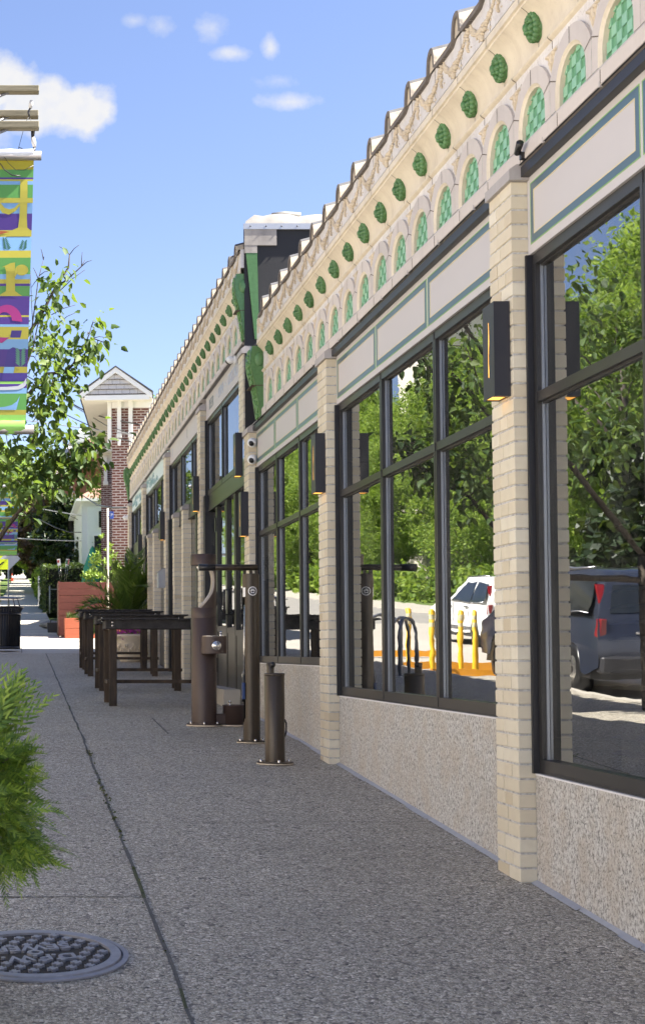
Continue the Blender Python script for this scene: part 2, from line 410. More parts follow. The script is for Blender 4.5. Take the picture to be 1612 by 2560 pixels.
def brickwall(name, c1, c2, mortar, bw=.2, bh=.0677, ms=.012):
    m = NT(name, .85, .25); s = m.node('ShaderNodeSeparateXYZ'); m.l.new(m.obj(), s.inputs[0])
    u = m.math('ADD', s.outputs[0], s.outputs[1]); cb = m.node('ShaderNodeCombineXYZ'); m.l.new(u, cb.inputs[0]); m.l.new(s.outputs[2], cb.inputs[1])
    b = m.node('ShaderNodeTexBrick'); m.l.new(cb.outputs[0], b.inputs['Vector'])
    b.inputs['Color1'].default_value = (*c1, 1); b.inputs['Color2'].default_value = (*c2, 1); b.inputs['Mortar'].default_value = (*mortar, 1)
    b.inputs['Scale'].default_value = 1; b.inputs['Brick Width'].default_value = bw; b.inputs['Row Height'].default_value = bh; b.inputs['Mortar Size'].default_value = ms
    b.inputs['Mortar Smooth'].default_value = .1; m.color(b.outputs[0]); m.bump(b.outputs['Fac'], .4, -.01); return m.mat
RBRICK = brickwall('dark_red_brick', (.105, .035, .026), (.155, .055, .04), (.42, .36, .33), .215, .069, .014)
BBRICK = brickwall('brown_brick', (.09, .045, .038), (.12, .06, .05), (.12, .075, .065), .25, .08, .012)
CLAP = plain('white_clapboard', (.74, .76, .78), .6, var=.05)
SHINGLE = plain('grey_shingle', (.56, .54, .535), .85, var=.15, scale=20)
REDROOF = plain('red_brown_shingle', (.27, .15, .11), .9, var=.35, scale=14)

# ------------------------------------------------------------------ ground, street
def slab(mb, x0, x1, y0, y1, up, th, mat=0):
    ys = [y0] + [k for k in (12, 30) if y0 < k < y1] + [y1]; n = len(ys)
    vs = [(x, y, g(y) + z) for y in ys for z in (up - th, up) for x in (x0, x1)]
    fs = [(0, 1, 3, 2), ((n - 1) * 4, (n - 1) * 4 + 2, (n - 1) * 4 + 3, (n - 1) * 4 + 1)]
    for k in range(n - 1):
        o, q = k * 4, k * 4 + 4
        fs += [(o + 2, o + 3, q + 3, q + 2), (o, q, q + 1, o + 1), (o, o + 2, q + 2, q), (o + 1, q + 1, q + 3, o + 3)]
    return mb.add(vs, fs, mat)
def struct(name, mb, m): return tag(mb.build(name, m), kind='structure')
struct('ground', slab(MB(), -300, 300, -120, 420, -.2, .1), GRASSG)
mb = MB(); slab(mb, -2.1, 2.358, 1.6, 20.5, 0, .19); slab(mb, -1.5, 2.358, 20.505, 28.2, 0, .19); struct('pavement', mb, AGG)
mb = MB(); slab(mb, -1.5, 9, 28.205, 36.0, 0, .19); slab(mb, -.95, .95, 36.0, 300, 0, .18); slab(mb, -2.1, 9, -90, 1.595, 0, .19)
for y in [31.3, 33.0] + [36.0 + 1.55 * k for k in range(80)]:
    slab(mb, -.95, .95 if y > 35 else 2.4, y - .008, y + .008, .004, .003, 1)
slab(mb, .02, .035, 28.3, 33, .004, .003, 1); struct('sidewalk', mb, [CONC, CRACK])
struct('road', slab(MB(), -11.2, -2.24, -90, 320, -.12, .06), ASPH)
mb = MB(); slab(mb, -2.24, -2.1, -90, 20.5, .0, .19); slab(mb, -1.64, -1.5, 20.5, 36, 0, .19); slab(mb, -11.35, -11.2, -90, 320, 0, .19); struct('kerb', mb, CONC)
struct('opposite_pavement', slab(MB(), -13.2, -11.35, -90, 320, 0, .19), CONC)
struct('parking_apron', slab(MB(), -9.6, -1.645, 20.505, 46, -.112, .03), CONC)
mb = MB(); ys = (-90, 12, 30, 320)
vs = [(x, y, g(y) + z) for y in ys for x, z in ((-13.2, -.01), (-20, .5), (-60, 6))]
mb.add(vs, [(k * 3 + i, k * 3 + i + 1, k * 3 + i + 4, k * 3 + i + 3) for k in range(3) for i in range(2)]); struct('grass_bank', mb, GRASSG)
# joints in the aggregate paving (tooled grooves filled with dirt, tufts of moss)
mb = MB(); rr = random.Random(3)
y = -2.0; px = .53
while y < 28.0:
    n_ = y + .22; nx = .515 + .035 * (1 - y / 24) + rr.uniform(-.006, .006); wd = rr.uniform(.005, .011)
    mb.add([(px - wd, y, g(y) + .004), (px + wd, y, g(y) + .004), (nx + wd, n_, g(n_) + .004), (nx - wd, n_, g(n_) + .004)], [(0, 1, 2, 3)], 1 if rr.random() < .16 else 0)
    y = n_; px = nx
def cross(y0, xa, xb, w=.006, sk=0):
    x = xa
    while x < xb:
        e = min(xb, x + .15); ya = y0 + sk * x + rr.uniform(-.006, .006); ww = w * rr.uniform(.6, 1.2)
        mb.add([(x, ya - ww, g(ya) + .0035), (e, ya - ww, g(ya) + .0035), (e, ya + ww, g(ya) + .0035), (x, ya + ww, g(ya) + .0035)], [(0, 1, 2, 3)], 0); x = e
cross(6.17, -2.1, .53); cross(3.4, -2.1, .53)
for yv in (4.3, 8.0, 10.95, 14.3, 17.6, 21): cross(yv, .55, 2.34, .004)
for yv in (10.9, 14.3, 17.6, 21): cross(yv, -2.1, .5, .005)
xs = [(1.30, 13.9), (1.30, 12.35), (2.3, 12.35)]
for (xa, ya), (xb, yb) in zip(xs, xs[1:]):
    d = Vector((xb - xa, yb - ya)).normalized(); q = Vector((-d.y, d.x)) * .006
    mb.add([(xa - q.x, ya - q.y, g(ya) + .005), (xb - q.x, yb - q.y, g(yb) + .005), (xb + q.x, yb + q.y, g(yb) + .005), (xa + q.x, ya + q.y, g(ya) + .005)], [(0, 1, 2, 3)])
tag(mb.build('pavement_joints', [CRACK, MOSS]), kind='structure')
# tufts of moss in the joint
mb = MB()
for k in range(130):
    yv = rr.choice([rr.uniform(7.2, 8.6), rr.uniform(8.7, 9.6), rr.uniform(5.0, 12), rr.uniform(10.8, 11.2)])
    xx = .515 + .035 * (1 - yv / 24) + rr.gauss(0, .012); a = rr.uniform(0, 6.3); s = rr.uniform(.005, .013)
    mb.add([(xx - s * cos(a), yv - s * sin(a), g(yv) + .004), (xx + s * cos(a), yv + s * sin(a), g(yv) + .004), (xx + rr.uniform(-.01, .01), yv + rr.uniform(-.01, .01), g(yv) + .006 + s)], [(0, 1, 2)])
tag(mb.build('moss', leafmat('moss_leaf', [(.03, .04, .012), (.06, .075, .02), (.10, .09, .04)], .1)), kind='stuff')

# ------------------------------------------------------------------ shop buildings
A = .447
def pier_bricks(y0, wid, z0, z1, x0=2.28, x1=2.40, seed=0):
    """mortar core plus separate bricks"""
    mb = MB(); r = random.Random(seed)
    mb.box(x0 + .006, x1, y0 + .006, y0 + wid - .006, z0 - .05, z1, 1)
    z = z1 - .0677 * math.ceil((z1 - z0) / .0677); k = 0
    while z < z1 - .01:
        za = z + .010; zb = z + .0677
        cuts = [0, .2 / .3, 1] if k % 2 == 0 else [0, .29, .62, 1]
        if wid < .2: cuts = [0, 1]
        if r.random() < .2: cuts = [0, .5, 1]
        for a, b in zip(cuts, cuts[1:]):
            ya = y0 + wid * a + (.004 if a > 0 else 0); yb = y0 + wid * b - (.004 if b < 1 else 0)
            j = r.uniform(-.0015, .0015)
            mb.box(x0 + j, x1 + .002, ya, yb, max(za, z0 - .05), zb, 0, b=.0025)
        z += .0677; k += 1
    return mb
def add_pier(bld, y0, wid, ztop, seed, cap=True, x0=2.28, name='brick_pier', zb=None):
    p = pier_bricks(y0, wid, g(y0) if zb is None else zb, ztop, x0, seed=seed).build(name, [BRICK, MORTAR], bld)
    if cap:
        m = MB(); o = .016
        prof = [(x0 - o, ztop + .001), (x0 - o, ztop + .05), (x0 + .02, ztop + .075), (x0 + .12, ztop + .075), (x0 + .12, ztop + .001)]
        m.prism(prof, y0 - .03, y0 + wid + .012, 'y'); m.build('pier_cap', TC_CAP, p)
    return p

def arch_meshes():
    zs, ro, ri, rg, zb = 2.40, .236, .164, .147, 2.336
    h = A / 2; tc = math.acos(h / ro)
    X0, X1 = 2.312, 2.326
    surf = MB(); n = 20
    ang = [pi - pi * i / n for i in range(n + 1)]
    inner = [(-ri, zb)] + [(ri * cos(t), zs + ri * sin(t)) for t in ang] + [(ri, zb)]
    ao = [pi - tc - (pi - 2 * tc) * i / n for i in range(n + 1)]
    outer = [(-h + .001, zb)] + [(max(-h + .001, min(h - .001, ro * cos(t))), zs + ro * sin(t)) for t in ao] + [(h - .001, zb)]
    def strip(mb, P, Q, xp, xq, mat=0, smooth=False):
        vs = [(xp, a, b) for a, b in P] + [(xq, a, b) for a, b in Q]; k = len(P)
        mb.add(vs, [(i, i + 1, i + 1 + k, i + k) for i in range(k - 1)], mat, smooth)
    strip(surf, inner, outer, X0, X0)
    strip(surf, outer[1:-1], outer[1:-1], X0, X1 + .01)
    innb = [(-ri + .010, zb)] + [((ri - .009) * cos(t), zs + (ri - .009) * sin(t)) for t in ang] + [(ri - .009, zb)]
    gr = [(-rg, zb)] + [(rg * cos(t), zs + rg * sin(t)) for t in ang] + [(rg, zb)]
    strip(surf, inner, innb, X0, X0 + .008, 1, True)
    strip(surf, innb, gr, X0 + .008, X0 + .012, 1, True)
    strip(surf, gr, gr, X0 + .012, 2.355, 1, True)
    # joints of the surround
    for t in (radians(90), radians(22), radians(158)):
        a, b = (ri, zs), (ro if abs(t - pi / 2) < .1 else .2234 / abs(cos(t)) * .99, zs)
        c, s = cos(t), sin(t); q = .0022
        surf.add([(X0 - .0015, a[0] * c - q * s, zs + a[0] * s + q * c), (X0 - .0015, b[0] * c - q * s, zs + b[0] * s + q * c), (X0 - .0015, b[0] * c + q * s, zs + b[0] * s - q * c), (X0 - .0015, a[0] * c + q * s, zs + a[0] * s - q * c)], [(0, 1, 2, 3)], 2)
    pan = MB(); q = .0475
    for i in range(-4, 4):
        for j in range(5):
            lt = (i + j) % 2
            x = 2.380 if lt else 2.388
            y0 = i * q; z0 = zb - .002 + j * q
            if lt: pan.box(2.339, 2.36, y0 + .001, y0 + q - .001, z0 + .001, z0 + q - .001, 0)
            else: pan.box(2.346, 2.36, y0, y0 + q, z0, z0 + q, 1)
    wall = MB()
    top = [(p[0], 2.70) for p in outer[1:-1]]
    top[0] = (-h, 2.70); top[-1] = (h, 2.70); bot = list(outer[1:-1]); bot[0] = (-h, bot[0][1]); bot[-1] = (h, bot[-1][1])
    strip(wall, bot, top, X1, X1)
    wall.box(X1 - .0012, X1 + .01, h - .003, h + .001, zs + .08, 2.68, 2)
    # triangular leaf ornament above each cusp
    for sgn in (0,):
        tri = [(h - .075, 2.632), (h + .075, 2.632), (h + .05, 2.607), (h + .012, 2.53), (h, 2.505), (h - .012, 2.53), (h - .05, 2.607)]
        wall.prism(tri, X1 - .004, X1 + .004, 'x', 0)
        wall.prism([(h + (a - h) * .82, 2.60 + (b - 2.60) * .8) for a, b in tri], X1 - .006, X1 + .002, 'x', 1)
        for (dy, dz, s, rz) in [(0, 0, .016, .024), (-.028, .014, .018, .011), (.028, .014, .018, .011), (0, -.035, .007, .026), (-.048, .02, .012, .007), (.048, .02, .012, .007), (-.012, -.02, .008, .014), (.012, -.02, .008, .014)]:
            wall.ball((X1 - .004, h + dy, 2.595 + dz), (.012, s, rz), 8, 5, 1)
    return (surf.mesh('arch_surround', [TC_GREY, TC_CREAM, JOINT]), pan.mesh('green_tile_panel', [GREEN_L, GREEN_D]), wall.mesh('spandrel_wall', [TC_WHITE, TC_TAN, JOINT]))
ARCH, PANEL, SPAN = arch_meshes()
def lion_mesh():
    mb = MB()
    def fn(a, t): return 1 + .10 * cos(9 * a) * sin(t) ** 2
    # local: faces -X ; back plane at x=0
    mb.ball((0, 0, 0), (.030, .070, .074), 26, 14, 0, None, lambda a, t: 1 + .05 * sin(7 * t + 3 * a))
    for k in range(15):       # mane of lobed tufts
        a = 2 * pi * k / 15; mb.ball((-.018, .058 * sin(a), .060 * cos(a) + .002), (.020, .016, .020), 8, 6)
    for k in range(9):
        a = 2 * pi * k / 9 + .3; mb.ball((-.030, .036 * sin(a), .040 * cos(a) + .004), (.020, .014, .016), 8, 6)
    mb.ball((-.044, 0, -.004), (.024, .014, .030), 8, 6)      # muzzle and nose
    mb.ball((-.047, 0, -.026), (.018, .020, .012), 8, 6); mb.ball((-.036, 0, -.048), (.016, .016, .016), 8, 6)
    for s in (-1, 1):
        mb.ball((-.040, .019 * s, .018), (.012, .010, .007), 8, 6); mb.ball((-.036, .022 * s, -.008), (.016, .014, .018), 8, 6)
        mb.ball((-.036, .018 * s, .036), (.014, .018, .009), 8, 6)
    return mb.mesh('lion_mask', [GREEN])
LION = lion_mesh()
def garland_mesh():
    mb = MB(); r = random.Random(11); X = 2.268
    for k in range(46):
        t = k / 45; y = -.19 + .38 * t; sag = 3.14 - .10 * (1 - (2 * t - 1) ** 2); q = 1 - abs(2 * t - 1)
        for j in range(3):
            mb.ball((X - .003 - r.uniform(0, .010) * q, y + r.uniform(-.008, .008), sag + r.uniform(-.010, .010) * (1 + 1.2 * q)), (.006 + .008 * q, r.uniform(.005, .010), r.uniform(.005, .010)), 6, 4)
    for k in range(16): mb.ball((X - .008, r.gauss(0, .022), 3.035 + r.gauss(0, .013)), (.012, r.uniform(.008, .014), r.uniform(.008, .014)), 7, 5)
    for s in (-1, 1):
        for k in range(22):      # trailing ribbons and leaves
            mb.ball((X - .002, s * (.205 - .004 * k) + r.uniform(-.012, .012), 3.165 - .0045 * k + r.uniform(-.016, .016)), (.005, r.uniform(.006, .014), r.uniform(.003, .007)), 6, 4)
    for k in range(20): mb.ball((X - .005, A / 2 - .0 + r.uniform(-.016, .016), 3.165 - .007 * k), (.010, r.uniform(.005, .010), r.uniform(.005, .010)), 6, 4)
    for k in range(14): mb.ball((X - .002, r.uniform(-.2, .2), r.uniform(3.01, 3.06)), (.004, r.uniform(.006, .012), r.uniform(.003, .006)), 6, 4)
    return mb.mesh('garland', [TC_TAN])
GARL = garland_mesh()
def tile_mesh():
    """one pan and one barrel of the tiled coping; runs back over the roof, rising"""
    mb = MB(); z0 = 3.186
    b = [(-.075, 0), (-.070, .045), (-.058, .088), (-.036, .112), (-.012, .12), (.012, .12), (.036, .112), (.058, .088), (.070, .045), (.075, 0)]
    prof = [(-A / 2 + .001, 0), (-.10, 0)] + b + [(.10, 0), (A / 2 - .001, 0)]
    X0, X1, rise = 2.245, 2.62, .10
    n = len(prof); th = .028
    out = [(p[0], z0 + p[1]) for p in prof]
    inn = []
    for p in prof:
        k = max(0, 1 - th / .075) if abs(p[0]) < .09 else 1
        inn.append((p[0] * k if abs(p[0]) < .09 else p[0], z0 + (p[1] - th if p[1] < .01 and abs(p[0]) > .09 else max(p[1] - th, -.002))))
    vs = [(X0, a, c) for a, c in out] + [(X1, a, c + rise) for a, c in out] + [(X0, a, c) for a, c in inn]
    for i in range(n - 1): mb.add([vs[i], vs[i + 1], vs[i + 1 + n], vs[i + n]], [(0, 1, 2, 3)], 2 if 4 <= i <= 8 else 0, False)
    mb.add(vs, [(i, i + 2 * n, i + 1 + 2 * n, i + 1) for i in range(n - 1)], 1, False)
    mb.add([(X0 + .0, a, c) for a, c in inn] + [(X0 + .05, a, c) for a, c in inn], [(i, i + n, i + 1 + n, i + 1) for i in range(n - 1)], 1)
    mb.add([(X0 + .012, a, c) for a, c in inn[2:-2]], [tuple(range(len(inn) - 4))], 0)
    return mb.mesh('roof_tile', [TILE, TILE_EDGE, TILE_TOP])
RTILE = tile_mesh()
def cornice(bld, ya, yb, dz, centers):
    m = MB()
    bead = [(2.326 - .019 * sin(pi * i / 8), 2.672 + .034 * i / 8) for i in range(9)]
    cov = [(2.345, 2.7065), (2.352, 2.74), (2.353, 2.775), (2.348, 2.81), (2.338, 2.845), (2.322, 2.877), (2.300, 2.905), (2.275, 2.925)]
    m.sheet(bead, ya, yb, 'y', 0, True); m.sheet([bead[-1], cov[0]], ya, yb, 'y', 2)
    m.sheet(cov, ya, yb, 'y', 0, True)
    m.sheet([(2.275, 2.925), (2.275, 2.938), (2.264, 2.943), (2.264, 2.982), (2.280, 2.984), (2.280, 2.992)], ya, yb, 'y', 0)
    m.sheet([(2.2785, 2.9835), (2.2785, 2.9925)], ya, yb, 'y', 2)
    for c in centers:
        q = [(x - .0015, z) for x, z in cov]
        m.sheet(q, c - .0022, c + .0022, 'y', 2); m.sheet([(2.2625, 2.94), (2.2625, 2.983)], c - .002, c + .002, 'y', 2)
        for k in range(0, 9): pass
        rb = [(x - .002, z) for x, z in bead]; m.sheet(rb, c + .2235 - .003, c + .2235 + .003, 'y', 2)
    for v in range(len(m.v)): m.v[v] = (m.v[v][0], m.v[v][1], m.v[v][2] + dz)
    c_ = m.build('cove_cornice', [TC_CREAM, TC_WHITE, JOINT], bld)
    m = MB(); m.box(2.268, 2.42, ya, yb, 2.992 + dz, 3.184 + dz)
    for c in centers: m.box(2.2668, 2.27, c - .05, c - .047, 2.995 + dz, 3.18 + dz, 1)
    m.build('frieze', [TC_WHITE, JOINT], bld)
    for i, c in enumerate(centers):
        a = link('arch_surround', ARCH, bld, (0, c, dz)); link('green_tile_panel', PANEL, a)
        link('spandrel_wall', SPAN, bld, (0, c, dz))
        l = link('lion_mask', LION, bld, (2.344, c, 2.836 + dz)); l.rotation_euler = (0, -.10, 0); l.scale = (1, .84, .92)
        link('garland', GARL, bld, (0, c + .05, dz)); link('roof_tile', RTILE, bld, (0, c - .03, dz))
def sill_band(bld, ya, yb, dz):
    m = MB(); m.prism([(2.306, 2.256), (2.306, 2.318), (2.3145, 2.336), (2.40, 2.336), (2.40, 2.256)], ya, yb, 'y')
    y = ya + .35
    while y < yb: m.box(2.3048, 2.309, y, y + .004, 2.258, 2.316, 1); y += A
    for v in range(len(m.v)): m.v[v] = (m.v[v][0], m.v[v][1], m.v[v][2] + dz)
    m.build('sill_band', [TC_GREY, JOINT], bld)
def gutter(bld, ya, yb, z, x=2.318):
    m = MB(); m.prism([(x, z), (x, z + .045), (x + .006, z + .052), (x + .04, z + .052), (x + .04, z)], ya, yb, 'y', 0)
    m.box(x - .008, x - .003, ya, yb, z + .0545, z + .0585, 0); m.box(x - .010, x - .0085, ya, yb, z + .058, z + .064, 1)
    y = ya + .3
    while y < yb: m.box(x - .014, x - .002, y, y + .012, z + .05, z + .075, 1); y += .61
    m.build('black_gutter', [FRAME_B, TC_CAP], bld)
def window(bld, ya, yb, z0, z1, muls, trans=None, X=2.37, sillh=.065, headh=.05, jam=.052, blk=.018, name='shop_window'):
    """ya<yb; far jamb at yb. frame members and one pane per light"""
    f = MB(); XB = 2.420
    f.box(X, XB, ya, yb, z0, z0 + sillh); f.box(X, XB, ya, yb, z1 - headh, z1)
    f.box(X - .004, X + .02, ya + .01, yb - .01, z0 + .004, z0 + .012, 2)
    zs = [z0 + sillh]
    if trans: 
        f.box(X + .002, XB, ya, yb, trans[0], trans[1]); zs += [trans[0], trans[1]]
    zs += [z1 - headh]
    f.box(X, XB, ya, ya + jam, z0 + sillh + .0005, z1 - headh - .0005); f.box(X, XB, yb - jam, yb, z0 + sillh + .0005, z1 - headh - .0005)
    f.box(X - .03, X - .001, yb - blk, yb, z0, z1, 2); f.box(X - .03, X - .001, ya, ya + blk, z0, z1, 2)
    ys = [ya + jam]
    for mu in sorted(muls):
        for a, b in zip(zs[::2], zs[1::2]): f.box(X - .002, XB, mu - .027, mu + .027, a + .0005, b - .0005)
        f.box(X - .0035, X + .01, mu - .0015, mu + .0015, z0 + .001, z1 - .001, 2)
        ys += [mu - .027, mu + .027]
    ys += [yb - jam]
    for a, b in zip(zs[::2], zs[1::2]):
        for c, d in zip(ys[::2], ys[1::2]):      # stops in the reveal
            f.box(2.391, 2.4025, d - .009, d + .001, a, b, 1)
            f.box(2.391, 2.4025, c, d - .0095, b - .010, b + .001, 0)
    o = f.build(name, [FRAME, STOP, FRAME_B], bld)
    for a, b in zip(zs[::2], zs[1::2]):
        for c, d in zip(ys[::2], ys[1::2]):
            p = MB(); p.add([(2.404, c - .003, a - .003), (2.404, d + .003, a - .003), (2.404, d + .003, b + .003), (2.404, c - .003, b + .003)], [(0, 3, 2, 1)])
            p.build('glass_pane', GLASS, o)
    return o
def signboard(bld, ya, yb, z0, z1, panels, zi=None):
    m = MB(); m.box(2.357, 2.43, ya, yb, z0, z1)
    s = m.build('sign_board', SIGN, bld)
    for (a, b) in panels:
        q = MB(); t0, t1 = zi; w_ = .034; X = 2.3555
        def fr(a, b, c, d, w_, x, mat):
            q.box(x, 2.3575, a, b, c, c + w_, mat); q.box(x, 2.3575, a, b, d - w_, d, mat)
            q.box(x, 2.3575, a, a + w_, c + w_, d - w_, mat); q.box(x, 2.3575, b - w_, b, c + w_, d - w_, mat)
        fr(a, b, t0, t1, w_, X, 0); fr(a + w_, b - w_, t0 + w_, t1 - w_, .005, X - .0007, 2)
        fr(a - .006, b + .006, t0 - .006, t1 + .006, .005, X - .0004, 1)
        q.build('striped_border', [STRIPE, LIME, GOLD], s)
    return s
def granite(bld, ya, yb, zt):
    m = MB(); vs = []
    y0, y1 = ya, yb
    m.add([(2.357, y0, g(y0) - .05), (2.357, y1, g(y1) - .05), (2.357, y1, zt - .008), (2.357, y0, zt - .008), (2.46, y0, g(y0) - .05), (2.46, y1, g(y1) - .05), (2.46, y1, zt - .008), (2.46, y0, zt - .008)],
          [(0, 1, 2, 3), (0, 4, 5, 1), (1, 5, 6, 2), (0, 3, 7, 4)], 0)
    m.box(2.355, 2.46, y0, y1, zt - .0085, zt - .001, 1)
    m.box(2.3562, 2.358, (y0 * .36 + y1 * .64) - .001, (y0 * .36 + y1 * .64) + .001, g(y1), zt - .01, 2)
    b = m.build('granite_base', [GRANITE, GRAN_TOP, MORTAR], bld)
    c = MB(); r = random.Random(int(ya * 10)); y = ya
    while y < yb:
        e = min(yb, y + r.uniform(.15, .6)); w0 = r.uniform(.018, .034)
        c.add([(2.3565 - w0, y, g(y) + .003), (2.3565 - w0, e, g(e) + .003), (2.3565, e, g(e) + .016), (2.3565, y, g(y) + .016)], [(0, 3, 2, 1)])
        y = e
    c.build('caulk_line', CAULK, b)
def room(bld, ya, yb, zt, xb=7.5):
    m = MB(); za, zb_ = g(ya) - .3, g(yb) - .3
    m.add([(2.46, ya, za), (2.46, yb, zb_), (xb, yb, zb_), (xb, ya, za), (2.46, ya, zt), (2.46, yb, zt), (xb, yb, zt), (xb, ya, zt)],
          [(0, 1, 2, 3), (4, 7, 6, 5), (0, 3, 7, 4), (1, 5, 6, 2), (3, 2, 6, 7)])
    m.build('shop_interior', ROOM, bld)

# ---- near building
B1 = thing('shop_building', 'near cream terracotta shop front with striped sign boards and tall dark windows', 'building', (0, 0, 0))
P4, P3, P2, P1 = 2.45, 6.443, 10.395, 13.935
for i, y0 in enumerate((P4, P3, P2, P1)): add_pier(B1, y0, .30, 2.185, 20 + i)
bays = [(2.752, 6.441, -.558, (4.02, 5.27)), (6.745, 10.393, -.327, (7.97, 9.165)), (10.697, 13.933, -.113, (11.86, 12.92))]
for (a, b, zs, mu) in bays:
    granite(B1, a, b, zs)
    window(B1, a, b, zs, 1.835, mu, (1.145, 1.192))
    gutter(B1, a, b, 2.197)
signboard(B1, 2.752, 6.441, 1.837, 2.253, [(5.262, 6.396), (4.03, 5.227), (2.80, 3.995)], (1.884, 2.158))
signboard(B1, 6.745, 10.393, 1.837, 2.253, [(9.245, 10.35), (8.065, 9.21), (6.80, 8.03)], (1.884, 2.158))
signboard(B1, 10.697, 13.933, 1.837, 2.253, [(12.93, 13.89), (11.88, 12.895), (10.75, 11.845)], (1.884, 2.158))
C1 = [5.809 + A * k for k in range(-6, 17)]
cornice(B1, C1[0] - A / 2, 13.33, 0, C1); sill_band(B1, C1[0] - A / 2, 13.6, 0)
m = MB(); m.box(2.327, 2.45, C1[-1] + A / 2, 13.6, 2.336, 2.992); m.build('wall_end', TC_WHITE, B1)
def console(bld, y0, y1, dz):
    prof = [(2.222, 2.93), (2.208, 2.86), (2.206, 2.78), (2.216, 2.70), (2.236, 2.62), (2.254, 2.55), (2.268, 2.48), (2.282, 2.38), (2.294, 2.30), (2.300, 2.256)]
    poly = prof + [(2.345, 2.256), (2.345, 2.93)]
    m = MB(); m.prism([(a, b + dz) for a, b in poly], y0, y1, 'y', 0)
    for s, e in ((y0 + .004, y0 + .03), (y1 - .03, y1 - .004)):
        m.sheet([(a - .008, b + dz) for a, b in prof], s, e, 'y', 0)
        m.sheet([(prof[0][0] - .008, 2.93 + dz), (prof[0][0], 2.93 + dz)], s, e, 'y', 0)
    r = random.Random(5)
    for k in range(60):
        t = r.uniform(.06, .97) * (len(prof) - 1); i = int(t); f = t - i
        x = prof[i][0] * (1 - f) + prof[i + 1][0] * f; z = prof[i][1] * (1 - f) + prof[i + 1][1] * f
        m.ball((x - .004, r.uniform(y0 + .06, y1 - .06), z + dz), (.014, .022 * r.uniform(.5, 1.2), .022 * r.uniform(.5, 1.3)), 7, 5, 1)
    m.ball((2.29, y0, 2.80 + dz), (.045, .02, .07), 14, 10, 0)
    m.box(2.21, 2.345, y0 - .004, y1 + .004, 2.545 + dz, 2.552 + dz, 2)
    m.build('green_console', [GREEN, GREEN_T, JOINT], bld)
console(B1, 13.335, 13.6, 0)
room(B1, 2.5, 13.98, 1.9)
m = MB(); m.box(2.43, 9, 2.2, 14.25, 1.91, 3.15, 0); m.build('flat_roof', ROOF_FLAT, B1)
m = MB()
for k in range(34):
    z = -.45 + .071 * k
    m.add([(2.60, 2.9, z), (2.60, 6.2, z), (2.655, 6.2, z + .018), (2.655, 2.9, z + .018)], [(0, 1, 2, 3)])
m.build('slatted_blind', plain('charcoal_blind', (.16, .16, .165), .6), B1)
# ---- far building
B2 = thing('shop_building', 'taller far shop building with BEER WINE COCKTAILS sign and glass door', 'building', (0, 0, 0))
DZ = .955
Q = [14.275, 17.70, 21.95, 26.06, 29.42]
add_pier(B2, Q[0], .28, 3.055, 40, zb=2.26); 
for i, y0 in enumerate(Q[1:]): add_pier(B2, y0, .30, 3.055, 41 + i)
C2 = [14.56 + A * k for k in range(0, 34)]
cornice(B2, 14.27, 29.52, DZ, C2); sill_band(B2, 14.30, 29.8, DZ)
console(B2, 29.53, 29.8, DZ); console(B2, 14.272, 14.45, DZ)
m = MB(); m.box(2.327, 2.45, C2[-1] + A / 2, 29.8, 2.336 + DZ, 2.992 + DZ); m.build('wall_end', TC_WHITE, B2)
bay2 = [(14.557, 17.698, 1.96, (16.4,)), (18.002, 21.948, 2.06, (19.3, 20.6)), (22.252, 26.058, 2.14, (23.5, 24.8)), (26.362, 29.418, 2.16, (27.4, 28.4))]
SB = []
for (a, b, zt, mu) in bay2:
    window(B2, a, b, zt, 2.925, mu, None, sillh=.07)
    gutter(B2, a, b, 3.205)
    s_ = MB(); s_.box(2.357, 2.43, a, b, 2.927, 3.21)
    SB.append(s_.build('sign_board', SIGN if len(SB) < 2 else plain('pale_blue_sign_%s' % 'board', (.55, .66, .68), .5, var=.12, scale=12), B2))
def text(txt, size, parent, mat, M, name='lettering', ext=.002, sx=1, bold=0):
    cu = bpy.data.curves.new('t', 'FONT'); cu.body = txt; cu.size = size; cu.extrude = ext; cu.align_x = 'CENTER'; cu.align_y = 'CENTER'; cu.offset = bold
    o = bpy.data.objects.new('t', cu); COL.objects.link(o)
    dg = bpy.context.evaluated_depsgraph_get(); me = bpy.data.meshes.new_from_object(o.evaluated_get(dg))
    bpy.data.objects.remove(o); bpy.data.curves.remove(cu)
    me.transform(M @ Matrix.Diagonal((sx, 1, 1, 1))); me.materials.clear(); me.materials.append(mat); me.name = name
    return link(name, me, parent)
def facing_street(y, z, x):       # local +x -> -Y (reads left to right along the street face), +y -> Z, normal -X
    return Matrix(((0, 0, -1, x), (-1, 0, 0, y), (0, 1, 0, z), (0, 0, 0, 1)))
def facing_cam(x, y, z): return Matrix(((1, 0, 0, x), (0, 0, -1, y), (0, 1, 0, z), (0, 0, 0, 1)))
LET1 = plain('grey_lettering', (.24, .27, .29), .5); LET2 = plain('pale_blue_lettering', (.50, .55, .64), .5)
text('BEER', .185, SB[0], LET1, facing_street(17.19, 3.065, 2.3555), sx=1.0)
text('\u2022', .16, SB[0], LET2, facing_street(16.72, 3.065, 2.3555))
text('WINE', .185, SB[0], LET2, facing_street(16.36, 3.065, 2.3555), sx=.9)
text('\u2022', .16, SB[0], LET2, facing_street(16.0, 3.065, 2.3555))
text('COCKTAILS', .185, SB[0], LET2, facing_street(15.45, 3.065, 2.3555), sx=.72)
text('\u2022', .16, SB[0], LET2, facing_street(14.88, 3.065, 2.3555))
text('T', .19, SB[1], LET2, facing_street(21.6, 3.065, 2.3555)); text('I', .19, SB[1], LET1, facing_street(19.7, 3.065, 2.3555))
